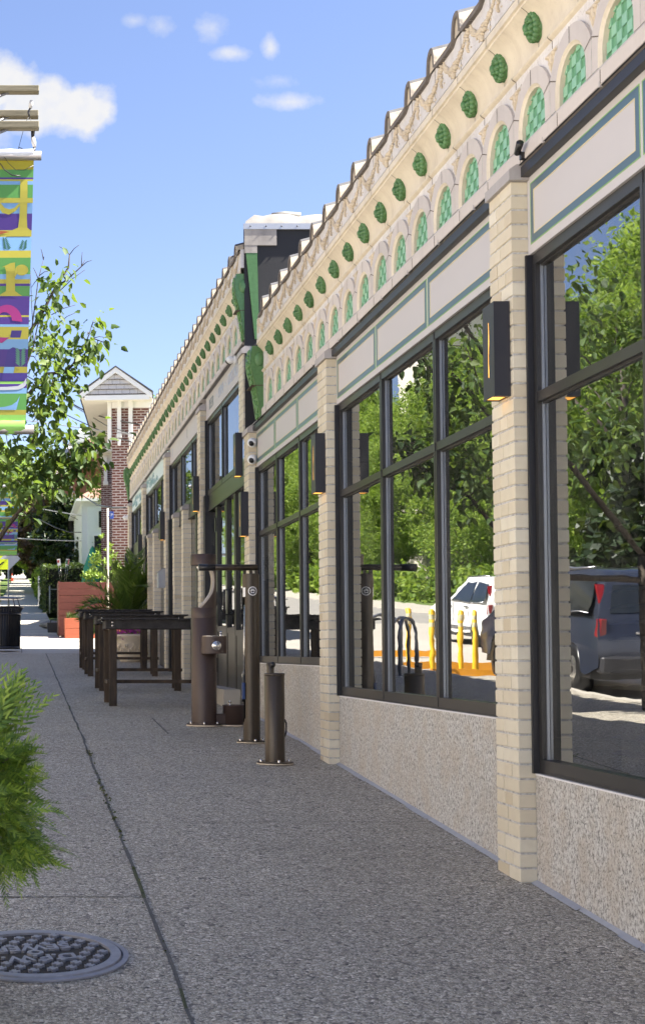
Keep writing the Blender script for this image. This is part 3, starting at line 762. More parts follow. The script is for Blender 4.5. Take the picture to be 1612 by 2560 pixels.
# waves on the two pale blue boards
WAVE = plain('teal_wave_paint', (.20, .36, .40), .5)
for q, (ya, yb) in ((2, (24.0, 26.0)), (3, (26.6, 29.3))):
    m = MB(); r = random.Random(q)
    for k in range(16):
        c = (r.uniform(ya, yb), r.uniform(2.94, 3.1)); 
        for rad in (.05, .085):
            pts = [(2.3555, c[0] + rad * 1.6 * cos(t), c[1] + rad * sin(t)) for t in [pi * j / 8 for j in range(9)]]
            m.tube(pts, .005, 4)
    m.build('painted_waves', WAVE, SB[q])
# lower storey of the far building: door bay, then recessed entries flanked by short brick piers
def lower_bay(a, b, zt, muls, kick, name):
    f = MB(); X = 2.375; XB = 2.43
    f.box(X - .03, XB, a, a + .10, g(a) - .02, zt, 1); f.box(X - .06, XB, b - .14, b, g(b) - .02, zt, 1)
    f.box(X - .01, XB, a + .10, b - .14, zt - .20, zt, 0)
    f.box(X - .018, X, a + .10, b - .14, zt - .205, zt - .185, 1)
    ys = [a + .10] + sorted(sum([[m_ - .06, m_ + .06] for m_ in muls], [])) + [b - .14]
    for mu in muls:
        f.box(X, XB, mu - .06, mu + .06, g(mu) - .02, zt - .2005, 0); f.box(X - .003, X + .01, mu - .006, mu + .006, g(mu), zt - .205, 1)
    pn = []
    for c, d in zip(ys[::2], ys[1::2]):
        zb = g(c) + kick
        f.box(X + .006, XB, c, d, g(c) - .02, zb, 0); f.box(X, XB - .01, c + .0, d, zb - .06, zb, 0); f.box(X, XB - .01, c, d, g(c) - .02, g(c) + .14, 0)
        pn.append((c, d, zb, zt - .2))
    o = f.build(name, [FRAME, FRAME_B], B2)
    for c, d, z0, z1 in pn:
        p = MB(); p.add([(2.404, c - .003, z0 - .003), (2.404, d + .003, z0 - .003), (2.404, d + .003, z1 + .003), (2.404, c - .003, z1 + .003)], [(0, 3, 2, 1)]); p.build('glass_pane', GLASS, o)
    return o
D1 = lower_bay(14.557, 17.698, 1.958, (15.5, 16.15, 16.95), .86, 'entrance_door')
for yh in (15.66, 15.98):
    m = MB(); m.tube([(2.374, yh, .42), (2.325, yh, .42), (2.325, yh, .70), (2.374, yh, .70)], .014, 8); m.build('door_handle', FRAME_B, D1)
m = MB()
for z in (1.45, .55, -.25): m.box(2.360, 2.377, 16.93, 16.99, z, z + .17)
m.build('hinge', FRAME_B, D1)
text('HI', .11, D1, WHITE, facing_street(15.74, .83, 2.4025), 'door_lettering', .0005)
D2 = lower_bay(18.002, 21.948, 2.058, (18.9,), .9, 'entrance_door'); D3 = lower_bay(22.252, 26.058, 2.138, (23.0, 25.3), .9, 'entrance_door')
lower_bay(26.362, 29.418, 2.158, (27.4, 28.4), .7, 'entrance_door')
for i, (y0, zt) in enumerate(((19.65, 1.99), (20.80, 1.99), (23.95, 2.03), (25.0, 2.03))):
    add_pier(B2, y0, .22, zt, 60 + i, True, 2.285, 'short_brick_pier')
m = MB(); m.box(2.33, 2.40, 19.87, 20.80, g(19.9) - .02, g(20) + .55); m.box(2.33, 2.40, 24.2, 25.0, g(24.2) - .02, g(25) + .55); m.build('low_wall', BRICK, B2)
m = MB(); m.box(2.20, 2.40, 15.2, 17.3, g(15.2) - .02, g(17.3) + .10); m.build('door_step', CONC, B2)
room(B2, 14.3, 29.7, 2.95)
# end wall above the near roof, patched, with a loose membrane over the coping
m = MB(); m.box(2.300, 6.5, 14.255, 14.30, 2.20, 4.34, 0); m.box(6.4, 6.5, 14.30, 29.8, 1.0, 4.34, 0); m.box(2.30, 6.5, 29.8, 29.85, g(29.8) - .1, 4.2, 0)
m.box(2.44, 6.45, 14.31, 29.79, 2.97, 4.02, 0)
m.build('end_wall', ROOF_FLAT, B2)
m = MB(); vs = []; r = random.Random(2)
m.box(2.302, 2.63, 14.232, 14.256, 4.17, 4.335, 0); m.box(2.302, 2.43, 14.234, 14.256, 4.09, 4.17, 0); m.build('concrete_patch', terr('stained_render', (.36, .33, .30), (.11, .10, .10)), B2)
m = MB(); m.prism([(2.315, 4.09), (2.43, 4.09), (2.445, 3.2), (2.40, 3.2)], 14.236, 14.256, 'y'); m.build('green_return', GREEN, B2)
m = MB(); m.box(2.29, 6.5, 14.225, 14.25, 4.335, 4.395, 0)
for k in range(14): m.ball((2.36 + .16 * k, 14.222, 4.365), .008, 6, 4, 1)
m.build('metal_flashing', [plain('grey_flashing', (.46, .47, .50), .4, .5), BLACK], B2)
m = MB(); nx = 46
for j in range(5):
    for i in range(nx + 1):
        t = i / nx; x = 2.31 + 4.2 * t
        z = 4.395 + (.0, .075, .125, .135, .10)[j] * (1.0 - .25 * t) * (1 if t > .02 else .2 + 40 * t) + (r.uniform(-.008, .008) + .012 * sin(x * 17)) * (j > 0)
        y_ = 14.228 + (0, .03, .10, .5, 1.2)[j]
        vs.append((x + .17 * (y_ - 14.228) * (1 - t), y_, z))
m.add(vs, [(j * (nx + 1) + i, j * (nx + 1) + i + 1, (j + 1) * (nx + 1) + i + 1, (j + 1) * (nx + 1) + i) for j in range(4) for i in range(nx)], 0, True)
m.tube([(2.62, 14.45, 4.545), (2.75, 14.44, 4.55), (2.92, 14.45, 4.548)], [.03, .038, .03], 8); m.build('loose_membrane', MEMB, B2)

# ------------------------------------------------------------------ things on the facade
LAMP = NT('amber_lamp_glow'); LAMP.p.inputs['Base Color'].default_value = (.8, .4, .1, 1)
LAMP.p.inputs['Emission Color'].default_value = (1, .46, .08, 1); LAMP.p.inputs['Emission Strength'].default_value = .5
def make_sconce():
    root = thing('wall_lamp', '', 'wall lamp', (0, 0, 0), 0, 'black box wall lamps on the brick piers')
    m = MB(); h, d, w_ = .445, .075, .155
    # shell with an open bottom and a slit on the street side (built from strips)
    m.box(-d, 0, 0, .003, 0, h); m.box(-d, 0, w_ - .003, w_, 0, h); m.box(-d, 0, .003, w_ - .003, h - .004, h)
    m.box(-.004, 0, .003, w_ - .003, 0, h - .004)
    c = w_ / 2
    n = 14; z0, z1 = .10, .36
    m.box(-d, -d + .001, .003, w_ - .003, 0, z0); m.box(-d, -d + .001, .003, w_ - .003, z1, h - .004)
    for k in range(n):
        a = z0 + (z1 - z0) * k / n; b = z0 + (z1 - z0) * (k + 1) / n; cc = c + .003 * sin(k * .45); q = .0052 + .0012 * sin(k * .8 + 1)
        m.box(-d, -d + .001, .003, cc - q, a, b); m.box(-d, -d + .001, cc + q, w_ - .003, a, b)
    for zz in (0,): m.box(-d + .003, -.004, .003, .03, 0, .003); m.box(-d + .003, -.004, w_ - .03, w_ - .003, 0, .003)
    m.build('lamp_body', TRIM, root)
    q = MB(); q.box(-d + .0013, -.01, .01, w_ - .01, .004, h - .02); q.build('amber_diffuser', LAMP.mat, root)
    return root
sc0 = make_sconce()
sconces = [(6.475, 1.188, 2.279, 'black box wall lamp with gold slit on the nearest full brick pier'), (10.43, 1.188, 2.279, 'black box wall lamp on the pier left of the three-pane striped sign window'),
           (13.97, 1.154, 2.279, 'lower black box wall lamp below the two white security cameras'), (14.30, 1.80, 2.279, 'black box wall lamp high beside the BEER sign above the glass door'),
           (17.80, 1.79, 2.279, 'black box wall lamp on the pier just left of the glass entrance door'), (22.05, 1.76, 2.279, 'black box wall lamp above the grey mailbox on a far pier'),
           (26.16, 1.74, 2.279, 'black box wall lamp on the far pier behind the palm fronds'), (29.5, 1.62, 2.279, 'black box wall lamp on the last pier against the red brick house')]
for i, (y, z, x, lb) in enumerate(sconces):
    if i == 0: sc0.location = (x, y, z); sc0['label'] = lb
    else: dup(sc0, (x, y, z), lb)
def make_dome():
    root = thing('security_camera', '', 'security camera', (0, 0, 0), 0, 'white dome security cameras on the shop fronts')
    m = MB(); m.lathe([(.001, 0), (.046, 0), (.05, .006), (.05, .026), (.046, .03), (.001, .03)], 0, 0, 20, 0, True, Matrix.Rotation(pi / 2, 4, 'X')); m.build('mount', WHITE, root)
    m = MB(); m.ball((-.012, -.065, -.005), (.044, .05, .042), 18, 12); m.build('housing', WHITE, root)
    m = MB(); m.ball((-.022, -.092, -.016), (.029, .027, .029), 16, 10); m.ball((-.028, -.114, -.02), (.010, .008, .010), 10, 6); m.build('lens', BLACK, root)
    return root
dm = make_dome(); dm.location = (2.318, 13.95, 2.085); dm['label'] = 'upper of the two white security cameras under the grey pier cap'
dup(dm, (2.318, 13.95, 1.915), 'lower of the two white security cameras under the grey pier cap')
dup(dm, (2.345, 15.1, 3.17), 'white security camera at the near end of the BEER sign', -pi / 2)
c4 = dup(dm, (2.27, 29.5, 2.83), 'small dark-lensed camera on the last pier by the brick house', -pi / 2)
s0 = thing('spotlight', 'small black clamp spotlight beside the grey cap of the nearest pier', 'spotlight', (2.31, 6.34, 2.275))
m = MB(); m.box(-.02, .01, -.012, .012, -.02, .012); m.tube([(-.012, 0, .004), (-.03, -.012, .022)], .005, 6); m.build('clamp', BLACK, s0)
m = MB(); m.tube([(-.03, .012, .012), (-.04, -.055, .038)], [.014, .017], 10); m.build('lamp_head', BLACK, s0)
# poster inside the glass, mailbox
p = thing('paper_poster', 'white poster with grey street sketch taped inside the window beside the door', 'poster', (2.408, 13.62, .92))
m = MB(); m.box(-.001, .0005, -.24, .27, -.22, .24); m.build('paper', WHITE, p)
m = MB(); r = random.Random(8)
for k in range(90): 
    a, b = r.uniform(-.21, .24), r.gauss(-.06, .05); s = r.uniform(.008, .04)
    m.box(-.0016 - .00002 * k, -.0011, a, a + s, b, b + s * r.uniform(.2, .9), r.randrange(3))
for k in range(10): m.box(-.0016, -.0011, -.02, .14 - .01 * (k % 3), .17 - .022 * k, .176 - .022 * k, 1)
m.build('printed_sketch', [plain('ink_grey', (.30, .32, .32), .7), plain('ink_pale', (.55, .57, .56), .7), plain('ink_dark', (.15, .16, .16), .7)], p)
mbx = thing('mailbox', 'grey metal wall mailbox on a far pier of the BEER building', 'mailbox', (2.279, 22.02, 1.0))
m = MB(); m.prism([(-.11, 0), (0, 0), (0, .30), (-.03, .30), (-.11, .24)], 0, .22, 'y'); m.build('box', plain('grey_paint', (.36, .38, .42), .4), mbx)
m = MB(); m.prism([(-.125, .235), (-.12, .245), (-.03, .312), (0, .312), (0, .302), (-.03, .302)], -.006, .226, 'y'); m.build('lid', STEEL, mbx)

# ------------------------------------------------------------------ bottle filler, repair stand, pump
fy, fx = 13.12, 1.715; fg = g(fy); Rf = .118
F = thing('drinking_fountain', 'brown steel bottle filling fountain with round push button basin', 'drinking fountain', (fx, fy, fg))
m = MB(); m.lathe([(.001, .0), (.165, .0), (.165, .012), (.001, .012)], 0, 0, 36, 1, False); m.lathe([(.001, .012), (.16, .012), (.16, .024), (.001, .024)], 0, 0, 36, 0, False)
for k in range(6):
    a = k * pi / 3 + .4; m.cyl(.14 * cos(a), .14 * sin(a), .009, .024, .044, 8, 2)
m.build('base_plate', [BRONZE, TC_TAN, STEEL], F)
m = MB(); m.cyl(0, 0, Rf, .024, 1.005, 48, 0, .002); m.lathe([(Rf - .003, 1.005), (Rf - .003, 1.011)], 0, 0, 48, 0); m.cyl(0, 0, Rf, 1.011, 1.105, 48, 0, .004); m.build('column', BRONZE, F)
# neck: the column above the basin is cut away by a curved niche open to the street side
def neck():
    nb = MB(); st = MB(); nz = 24; z0, z1 = 1.10, 1.505
    def xc(z):
        t = (z - z0) / (z1 - z0); return .024 + .062 * (1 - (2 * (1 - t) - .75) ** 2 * 1.05) - .05 * max(0, .35 - t) * 1.6
    rings = []
    for k in range(nz + 1):
        z = z0 + (z1 - z0) * k / nz; x0 = max(-.06, min(.1, xc(z))); y0 = sqrt(max(1e-6, Rf ** 2 - x0 ** 2)); a0 = math.atan2(y0, x0)
        ring = [(Rf * cos(a0 - 2 * a0 * i / 18), Rf * sin(a0 - 2 * a0 * i / 18), z) for i in range(19)]
        rings.append((ring, x0, y0, z))
    vs = sum([q[0] for q in rings], []); nb.add(vs, [(k * 19 + i, (k + 1) * 19 + i, (k + 1) * 19 + i + 1, k * 19 + i + 1) for k in range(nz) for i in range(18)], 0, True)
    sv = []
    for q in rings: sv += [(q[1], q[2], q[3]), (q[1] - .006, q[2] * .96, q[3]), (q[1] - .006, -q[2] * .96, q[3]), (q[1], -q[2], q[3])]
    nb.add(sv, [(k * 4 + i, k * 4 + i + 1, (k + 1) * 4 + i + 1, (k + 1) * 4 + i) for k in range(nz) for i in range(3)], 1, True)
    return nb
NICHE = plain('brushed_steel_niche', (.46, .39, .32), .5, .3, .06, 20)
n_ = neck().build('neck', [BRONZE, NICHE], F)
m = MB()                     # visible bright lip of the niche
zz = [1.10 + .405 * k / 20 for k in range(21)]
def xcz(z):
    t = (z - 1.10) / .405; return max(-.06, min(.1, .024 + .062 * (1 - (2 * (1 - t) - .75) ** 2 * 1.05) - .05 * max(0, .35 - t) * 1.6))
for k in range(20):
    a, b = zz[k], zz[k + 1]; xa, xb = xcz(a), xcz(b); ya, yb = -sqrt(Rf ** 2 - xa ** 2), -sqrt(Rf ** 2 - xb ** 2)
    m.add([(xa - .016, ya - .001 + .0, a), (xa + .006, ya - .003, a), (xb + .006, yb - .003, b), (xb - .016, yb - .001, b)], [(0, 1, 2, 3)], 0, True)
m.build('steel_niche', NICHE, F)
m = MB(); m.cyl(0, 0, Rf + .001, 1.503, 1.603, 48, 0, .004); m.build('dispenser_head', BRONZE, F)
m = MB(); m.cyl(-.05, -.02, .016, 1.478, 1.505, 16, 0); m.cyl(-.05, -.02, .011, 1.466, 1.478, 16, 0); m.build('nozzle', STEEL, F)
# basin arm towards the camera
b_ = MB(); prof = []
for i in range(13):
    a = -pi / 2 + pi * i / 12 - pi / 2; prof.append((.075 + .118 * cos(a + 0) * 1.0, -.16 + .118 * sin(a) * .75))
poly = [(-.043, -.10)] + [(.075 + .118 * cos(pi + pi * i / 14), -.16 + .085 * sin(pi + pi * i / 14)) for i in range(15)] + [(.193, -.02), (-.043, -.02)]
b_.prism(poly, .675, .835, 'z', 0, smooth=True); b_.prism([(x * .9 + .0075, y * .9 - .012) for x, y in poly], .835, .838, 'z', 1)
ba = b_.build('basin', [BRONZE, STEEL], F)
m = MB(); RX = Matrix.Translation((.085, -.246, .748)) @ Matrix.Rotation(pi / 2, 4, 'X')
m.lathe([(.001, .0), (.043, .0), (.043, .004), (.038, .006), (.030, .006), (.029, .012), (.020, .018), (.001, .019)], 0, 0, 28, 0, True, RX); m.build('push_button', STEEL, ba)
m = MB(); m.cyl(.145, -.10, .016, .838, .866, 14, 0); m.ball((.145, -.105, .868), (.017, .022, .017), 12, 8); m.build('bubbler', STEEL, ba)
# pet bowl on a low arm
m = MB(); m.box(.10, .21, -.055, .055, .015, .115, b=.006); m.build('low_arm', BRONZE, F)
m = MB(); m.lathe([(.001, .008), (.10, .008), (.10, .18), (.105, .185), (.105, .196), (.093, .196), (.085, .17), (.001, .165)], .275, 0, 36, 0); m.lathe([(.001, 0), (.125, 0), (.125, .012), (.001, .012)], .275, 0, 30, 1, False); m.build('pet_bowl', [BRONZE, TC_TAN], F)
m = MB(); m.cyl(.245, .03, .012, .165, .215, 12, 0); m.ball((.245, .024, .222), (.017, .02, .013), 12, 8); m.build('pet_bubbler', STEEL, F)

sx, sy = 1.928, 11.72; sg = g(sy); rs = .0705
S = thing('bike_repair_stand', 'tall dark bicycle repair stand with hanger arm and round bike sticker', 'repair stand', (sx, sy, sg))
m = MB(); m.lathe([(.001, 0), (.124, 0), (.124, .008), (.001, .008)], 0, 0, 36, 1, False); m.lathe([(.001, .008), (.121, .008), (.121, .018), (.001, .018)], 0, 0, 36, 0, False)
for k in range(4):
    a = k * pi / 2 - pi / 2 + .15; m.cyl(.098 * cos(a), .098 * sin(a), .011, .018, .034, 6, 2)
m.build('base_plate', [OLIVE, TC_TAN, STEEL], S)
# tube with a tall tool slot cut into its street side
m = MB(); zs = [(0.018, .17, False), (.17, 1.215, True), (1.215, 1.405, False)]
for a, b, cut in zs:
    if not cut: m.lathe([(rs, a), (rs, b)], 0, 0, 40, 0)
    else:
        m.lathe([(rs, a), (rs, b)], 0, 0, 32, 0, True, None, -pi + .62, pi - .62); 
        m.lathe([(rs - .006, a), (rs - .006, b)], 0, 0, 32, 1, True, None, -pi + .62, pi - .62)
for s in (-1, 1):
    m.lathe([(rs, .17), (rs, .20)], 0, 0, 6, 0, True, None, pi - .62 if s > 0 else -pi + .40, pi - .40 if s > 0 else -pi + .62)
m.lathe([(rs, 1.405), (rs - .004, 1.409), (.001, 1.409)], 0, 0, 40, 0)
m.build('post', [OLIVE, BLACK], S)
m = MB(); m.tube([(-.42, 0, 1.463), (.055, 0, 1.463)], .026, 20); m.tube([(-.435, 0, 1.463), (-.30, 0, 1.463)], .029, 20, 1); m.build('hanger_arm', [OLIVE, BLACK], S)
m = MB()
for x in (-.052, .0, .046): m.box(x - .012, x + .012, -.012, .012, 1.405, 1.445)
m.build('arm_bracket', OLIVE, S)
m = MB(); r_ = .0375; MX = Matrix.Translation((.004, -rs - .0016, 1.262)) @ Matrix.Rotation(pi / 2, 4, 'X')
def cyl_sticker(pts_fn):
    pass
def wrap(u, v, off=.0008):      # wraps a point of the sticker round the post
    a = -pi / 2 + u / rs; return ((rs + off) * cos(a), (rs + off) * sin(a), v)
def disc(mb, cu, cv, r0, r1, mat, off, n=28, a0=0, a1=2 * pi):
    vs = []
    for i in range(n + 1):
        a = a0 + (a1 - a0) * i / n
        for rr_ in (r0, r1): vs.append(wrap(cu + rr_ * cos(a), cv + rr_ * sin(a), off))
    mb.add(vs, [(2 * i, 2 * i + 1, 2 * i + 3, 2 * i + 2) for i in range(n)], mat)
def seg(mb, p, q, w_, mat, off):
    d = Vector((q[0] - p[0], q[1] - p[1])); l = d.length or 1; nx_, ny_ = -d.y / l * w_, d.x / l * w_
    mb.add([wrap(p[0] - nx_, p[1] - ny_, off), wrap(q[0] - nx_, q[1] - ny_, off), wrap(q[0] + nx_, q[1] + ny_, off), wrap(p[0] + nx_, p[1] + ny_, off)], [(0, 1, 2, 3)], mat)
cu, cv = .004, 1.262
disc(m, cu, cv, .0001, .034, 1, .0008); disc(m, cu, cv, .031, .0375, 0, .0012)
for s in (-1, 1):
    disc(m, cu + s * .013, cv + .003, .0042, .0075, 0, .0014, 16)
    disc(m, cu + s * .013, cv - .013, .0022, .0058, 0, .0014, 12, (pi * .25 if s > 0 else -pi * .75), (pi * 1.75 if s > 0 else pi * .75))
for p, q in (((-.013, .003), (-.006, .013)), ((-.006, .013), (.006, .011)), ((.006, .011), (.013, .003)), ((-.006, .013), (0, .004)), ((0, .004), (.006, .011)), ((-.009, .019), (-.003, .019)), ((-.006, .019), (-.006, .012)), ((.003, .021), (.008, .018)), ((.006, .019), (.007, .010))):
    seg(m, (cu + p[0], cv + p[1]), (cu + q[0], cv + q[1]), .0018, 0, .0015)
seg(m, (cu - .010, cv - .013), (cu + .010, cv - .013), .0030, 0, .0015)
m.build('bike_sticker', [WHITE, plain('navy_ink', (.01, .012, .03), .4)], S)
m = MB(); vs = []
for u, v in ((-.093, 1.21), (-.060, 1.21), (-.060, 1.29), (-.093, 1.29)): vs.append(wrap(u, v))
m.add([wrap(-.093 + .033 * i / 4, v) for v in (1.215, 1.293) for i in range(5)], [(i, i + 1, i + 6, i + 5) for i in range(4)]); m.build('instruction_label', WHITE, S)
m = MB(); r = random.Random(4)
for k in range(5):
    y_ = -.03 + .014 * k; m.tube([(-.055, y_, 1.15), (-.06, y_ + .004, .8), (-.062, y_, .55)], .0018, 5, 1); m.tube([(-.062, y_, .56), (-.066, y_, .42 - .02 * k)], .008, 8, 0)
m.box(-.085, -.06, -.05, -.02, .36, .50, 2, b=.004); m.tube([(-.07, -.03, .50), (-.082, -.034, .56), (-.07, -.026, .60), (-.062, -.03, .56)], .003, 6, 1)
m.build('hanging_tools', [BLACK, STEEL, plain('blue_tool_grip', (.02, .05, .16), .4)], S)

py_, px_ = 10.42, 1.885; pg = g(py_)
Pm = thing('bike_pump', 'short dark bronze bicycle pump post with a round black handle on top', 'bike pump', (px_, py_, pg))
m = MB(); m.lathe([(.001, 0), (.136, 0), (.136, .009), (.001, .009)], 0, 0, 36, 1, False); m.lathe([(.001, .009), (.132, .009), (.132, .018), (.001, .018)], 0, 0, 36, 0, False)
for k in range(4):
    a = k * pi / 2 - pi / 2 + .1; m.cyl(.105 * cos(a), .105 * sin(a), .011, .018, .036, 6, 2)
m.build('base_plate', [OLIVE, TC_TAN, STEEL], Pm)
m = MB(); m.cyl(0, 0, .0735, .018, .664, 44, 0, .003); m.lathe([(.074, .652), (.0765, .655), (.0765, .668), (.070, .672), (.001, .672)], 0, 0, 44, 0); m.build('post', OLIVE, Pm)
m = MB(); m.cyl(-.030, 0, .0275, .672, .748, 24, 0); m.build('plunger', OLIVE, Pm)
m = MB(); m.ball((-.016, -.026, .735), .021, 18, 12); m.tube([(-.05, .02, .735), (-.016, -.026, .735)], .012, 10); m.build('handle_knob', BLACK, Pm)
m = MB(); m.tube([(.073, .0, .33), (.085, .0, .30), (.085, 0, .24), (.073, 0, .2)], .006, 8); m.build('air_hose', BLACK, Pm)

# ------------------------------------------------------------------ bar tables
def make_table():
    T = thing('bar_table', '', 'table', (0, 0, 0), 0, 'tall dark slatted bar tables in a row'); H = .962; Wd = 1.10; D = .62
    m = MB(); n = 10; r = random.Random(9)
    for k in range(n):
        a = -.055 + (Wd + .11) * k / n; b = -.055 + (Wd + .11) * (k + 1) / n - .006; dz = r.uniform(-.002, .003)
        m.box(a, b, -.05, D + .05, H - .018 + dz, H + dz, 0, b=.003)
    m.build('table_top', WOOD_TOP, T)
    m = MB(); m.box(0, Wd, -.004, .034, H - .115, H - .0185, b=.003); m.box(0, Wd, D - .034, D + .004, H - .115, H - .0185, b=.003)
    m.box(-.004, .034, .0345, D - .0345, H - .115, H - .0185, b=.003); m.box(Wd - .034, Wd + .004, .0345, D - .0345, H - .115, H - .0185, b=.003); m.build('apron', WOOD_TOP, T)
    m = MB()
    for x in (.07, Wd - .07):
        for z in (H - .045, H - .082): m.lathe([(.001, 0), (.014, .0), (.012, .005), (.005, .009), (.001, .009)], 0, 0, 10, 0, True, Matrix.Translation((x, -.004, z)) @ Matrix.Rotation(pi / 2, 4, 'X'))
    m.build('carriage_bolts', STEEL, T)
    for (x, y) in ((.035, .036), (Wd - .12, .036), (.01, D - .075), (Wd - .095, D - .075)):
        q = MB(); q.box(x, x + .085, y, y + .04, -.03 if y < .3 else -.0, H - .117, b=.003); q.build('leg', WOOD_T, T)
    m = MB(); m.box(.12, Wd - .12, D / 2 - .02, D / 2 + .02, .245, .285, b=.003); m.box(.015, .055, .077, D - .077, .245, .285, b=.003); m.box(Wd - .055, Wd - .015, .077, D - .077, .245, .285, b=.003)
    m.box(.055, .12, D / 2 - .03, D / 2 + .03, .21, .285); m.box(Wd - .12, Wd - .055, D / 2 - .03, D / 2 + .03, .21, .285); m.build('stretcher', WOOD_T, T)
    return T
t0 = make_table(); tl = ['nearest tall dark bar table, its right end behind the brown fountain', 'second tall bar table of the row, just behind the nearest', 'third tall bar table of the row, counted from the fountain', 'farthest tall bar table, last of the row before the planter']
for i, (x, y) in enumerate(((.935, 15.30), (.955, 17.60), (.955, 20.6), (.95, 22.3))):
    o = t0 if i == 0 else dup(t0, (0, 0, 0), '')
    o.location = (x, y, g(y)); o['label'] = tl[i]; o.rotation_euler = (.0, 0, 0)

# ------------------------------------------------------------------ manhole
MH = thing('manhole_cover', 'round iron sewer cover with raised crosses and letters set in the paving', 'manhole cover', (.055, 5.235, g(5.235) + .002))
MH.rotation_euler = (math.atan(.0566), 0, 0)
m = MB(); m.lathe([(.345, .0), (.345, .007), (.325, .009), (.323, .001)], 0, 0, 72, 0, False); m.build('iron_frame', IRON, MH)
m = MB(); m.lathe([(.001, .0035), (.278, .0035)], 0, 0, 64, 1, False); m.lathe([(.278, .0035), (.279, .013), (.316, .013), (.320, .002)], 0, 0, 72, 0, False)
rot = Matrix.Rotation(radians(196), 2)
def plus(cx, cy, s=.0195, t=.0075):
    poly = [(-t, -s), (t, -s), (t, -t), (s, -t), (s, t), (t, t), (t, s), (-t, s), (-t, t), (-s, t), (-s, -t), (-t, -t)]
    ca, sa = cos(radians(12)), sin(radians(12))
    m.prism([(cx + a * ca - b * sa, cy + a * sa + b * ca) for a, b in poly], .0035, .013, 'z', 0)
for i in range(-5, 6):
    for j in range(-6, 7):
        u, v = i * .070 + (.035 if j % 2 else 0), j * .054
        if u * u + v * v > .262 ** 2: continue
        if abs(v) < .10 and -.17 < u < .17: continue
        p2 = rot @ Vector((u, v)); plus(p2.x, p2.y)
m.lathe([(.017, .0035), (.017, .013), (.031, .013), (.031, .0035)], 0, 0, 28, 0, False)
lid = m.build('lid', [IRON, IRON_D], MH)
RM = Matrix.Rotation(radians(192), 4, 'Z')
for txt, x, y, s in (('SEWER', 0.0, .068, .095), ('D.P.W.', 0.0, -.068, .095)):
    text(txt, s, lid, IRON, Matrix.Translation((0, 0, .008)) @ RM @ Matrix.Translation((x, -y, 0)), 'raised_lettering', .005, 1.0, .0025)

# ------------------------------------------------------------------ foliage tools
def leaf_mesh(name, pts, nrm, axes, size, mats, shape='leaf', bend=.25, mat_idx=None):
    """numpy: one small folded leaf per point. pts Nx3, nrm Nx3, axes Nx3 (leaf direction)"""
    N_ = len(pts); ax = axes / np.maximum(1e-6, np.linalg.norm(axes, axis=1, keepdims=True))
    sd_ = np.cross(nrm, ax); sd_ /= np.maximum(1e-6, np.linalg.norm(sd_, axis=1, keepdims=True)); nn = np.cross(ax, sd_)
    s = size.reshape(-1, 1)
    if shape == 'leaf':      # base, left, right, tip-left.. six points folded on the midrib
        loc = [(0, 0, 0), (.32, .27, .10), (.70, .20, .06), (1.0, 0, -.12), (.70, -.20, .06), (.32, -.27, .10), (.5, 0, 0)]
        faces = [(0, 6, 1), (1, 6, 2), (2, 6, 3), (0, 5, 6), (5, 4, 6), (4, 3, 6)]
    elif shape == 'quad':
        loc = [(0, 0, 0), (.5, .36, .05), (1, 0, -.05), (.5, -.36, .05)]; faces = [(0, 3, 2, 1)]
    else:                     # blade
        bw_ = .10 if bend < .15 else .048
        loc = [(0, bw_ * .8, 0), (0, -bw_ * .8, 0), (.6, -bw_, .0), (1, 0, -bend), (.6, bw_, 0)]; faces = [(0, 1, 2, 4), (4, 2, 3)]
    k = len(loc)
    V_ = np.stack([pts + s * (a * ax + b * sd_ + c * nn) for a, b, c in loc], 1).reshape(-1, 3)
    me = bpy.data.meshes.new(name); me.vertices.add(len(V_)); me.vertices.foreach_set('co', V_.ravel().astype(np.float32))
    off = (np.arange(N_) * k)
    li = []; ls = []; lt = []; c = 0
    F_ = [np.stack([off + i for i in f], 1) for f in faces]
    if len({len(f) for f in faces}) == 1:
        arr = np.stack(F_, 1).reshape(-1); w_ = len(faces[0]); npoly = N_ * len(faces)
        ls = np.arange(npoly) * w_; lt = np.full(npoly, w_)
    else:
        arr = np.concatenate(F_, 1).reshape(-1); per = [len(f) for f in faces]; tot = sum(per)
        starts = np.cumsum([0] + per[:-1]); ls = (np.arange(N_)[:, None] * tot + starts[None, :]).reshape(-1); lt = np.tile(per, N_); npoly = N_ * len(faces)
    me.loops.add(len(arr)); me.loops.foreach_set('vertex_index', arr.astype(np.int32))
    me.polygons.add(npoly); me.polygons.foreach_set('loop_start', ls.astype(np.int32)); me.polygons.foreach_set('loop_total', lt.astype(np.int32))
    for m_ in (mats if isinstance(mats, (list, tuple)) else [mats]): me.materials.append(m_)
    me.update(calc_edges=True); me.validate(); return me
def unit(rng, n):
    v = rng.normal(size=(n, 3)); return v / np.linalg.norm(v, axis=1, keepdims=True)
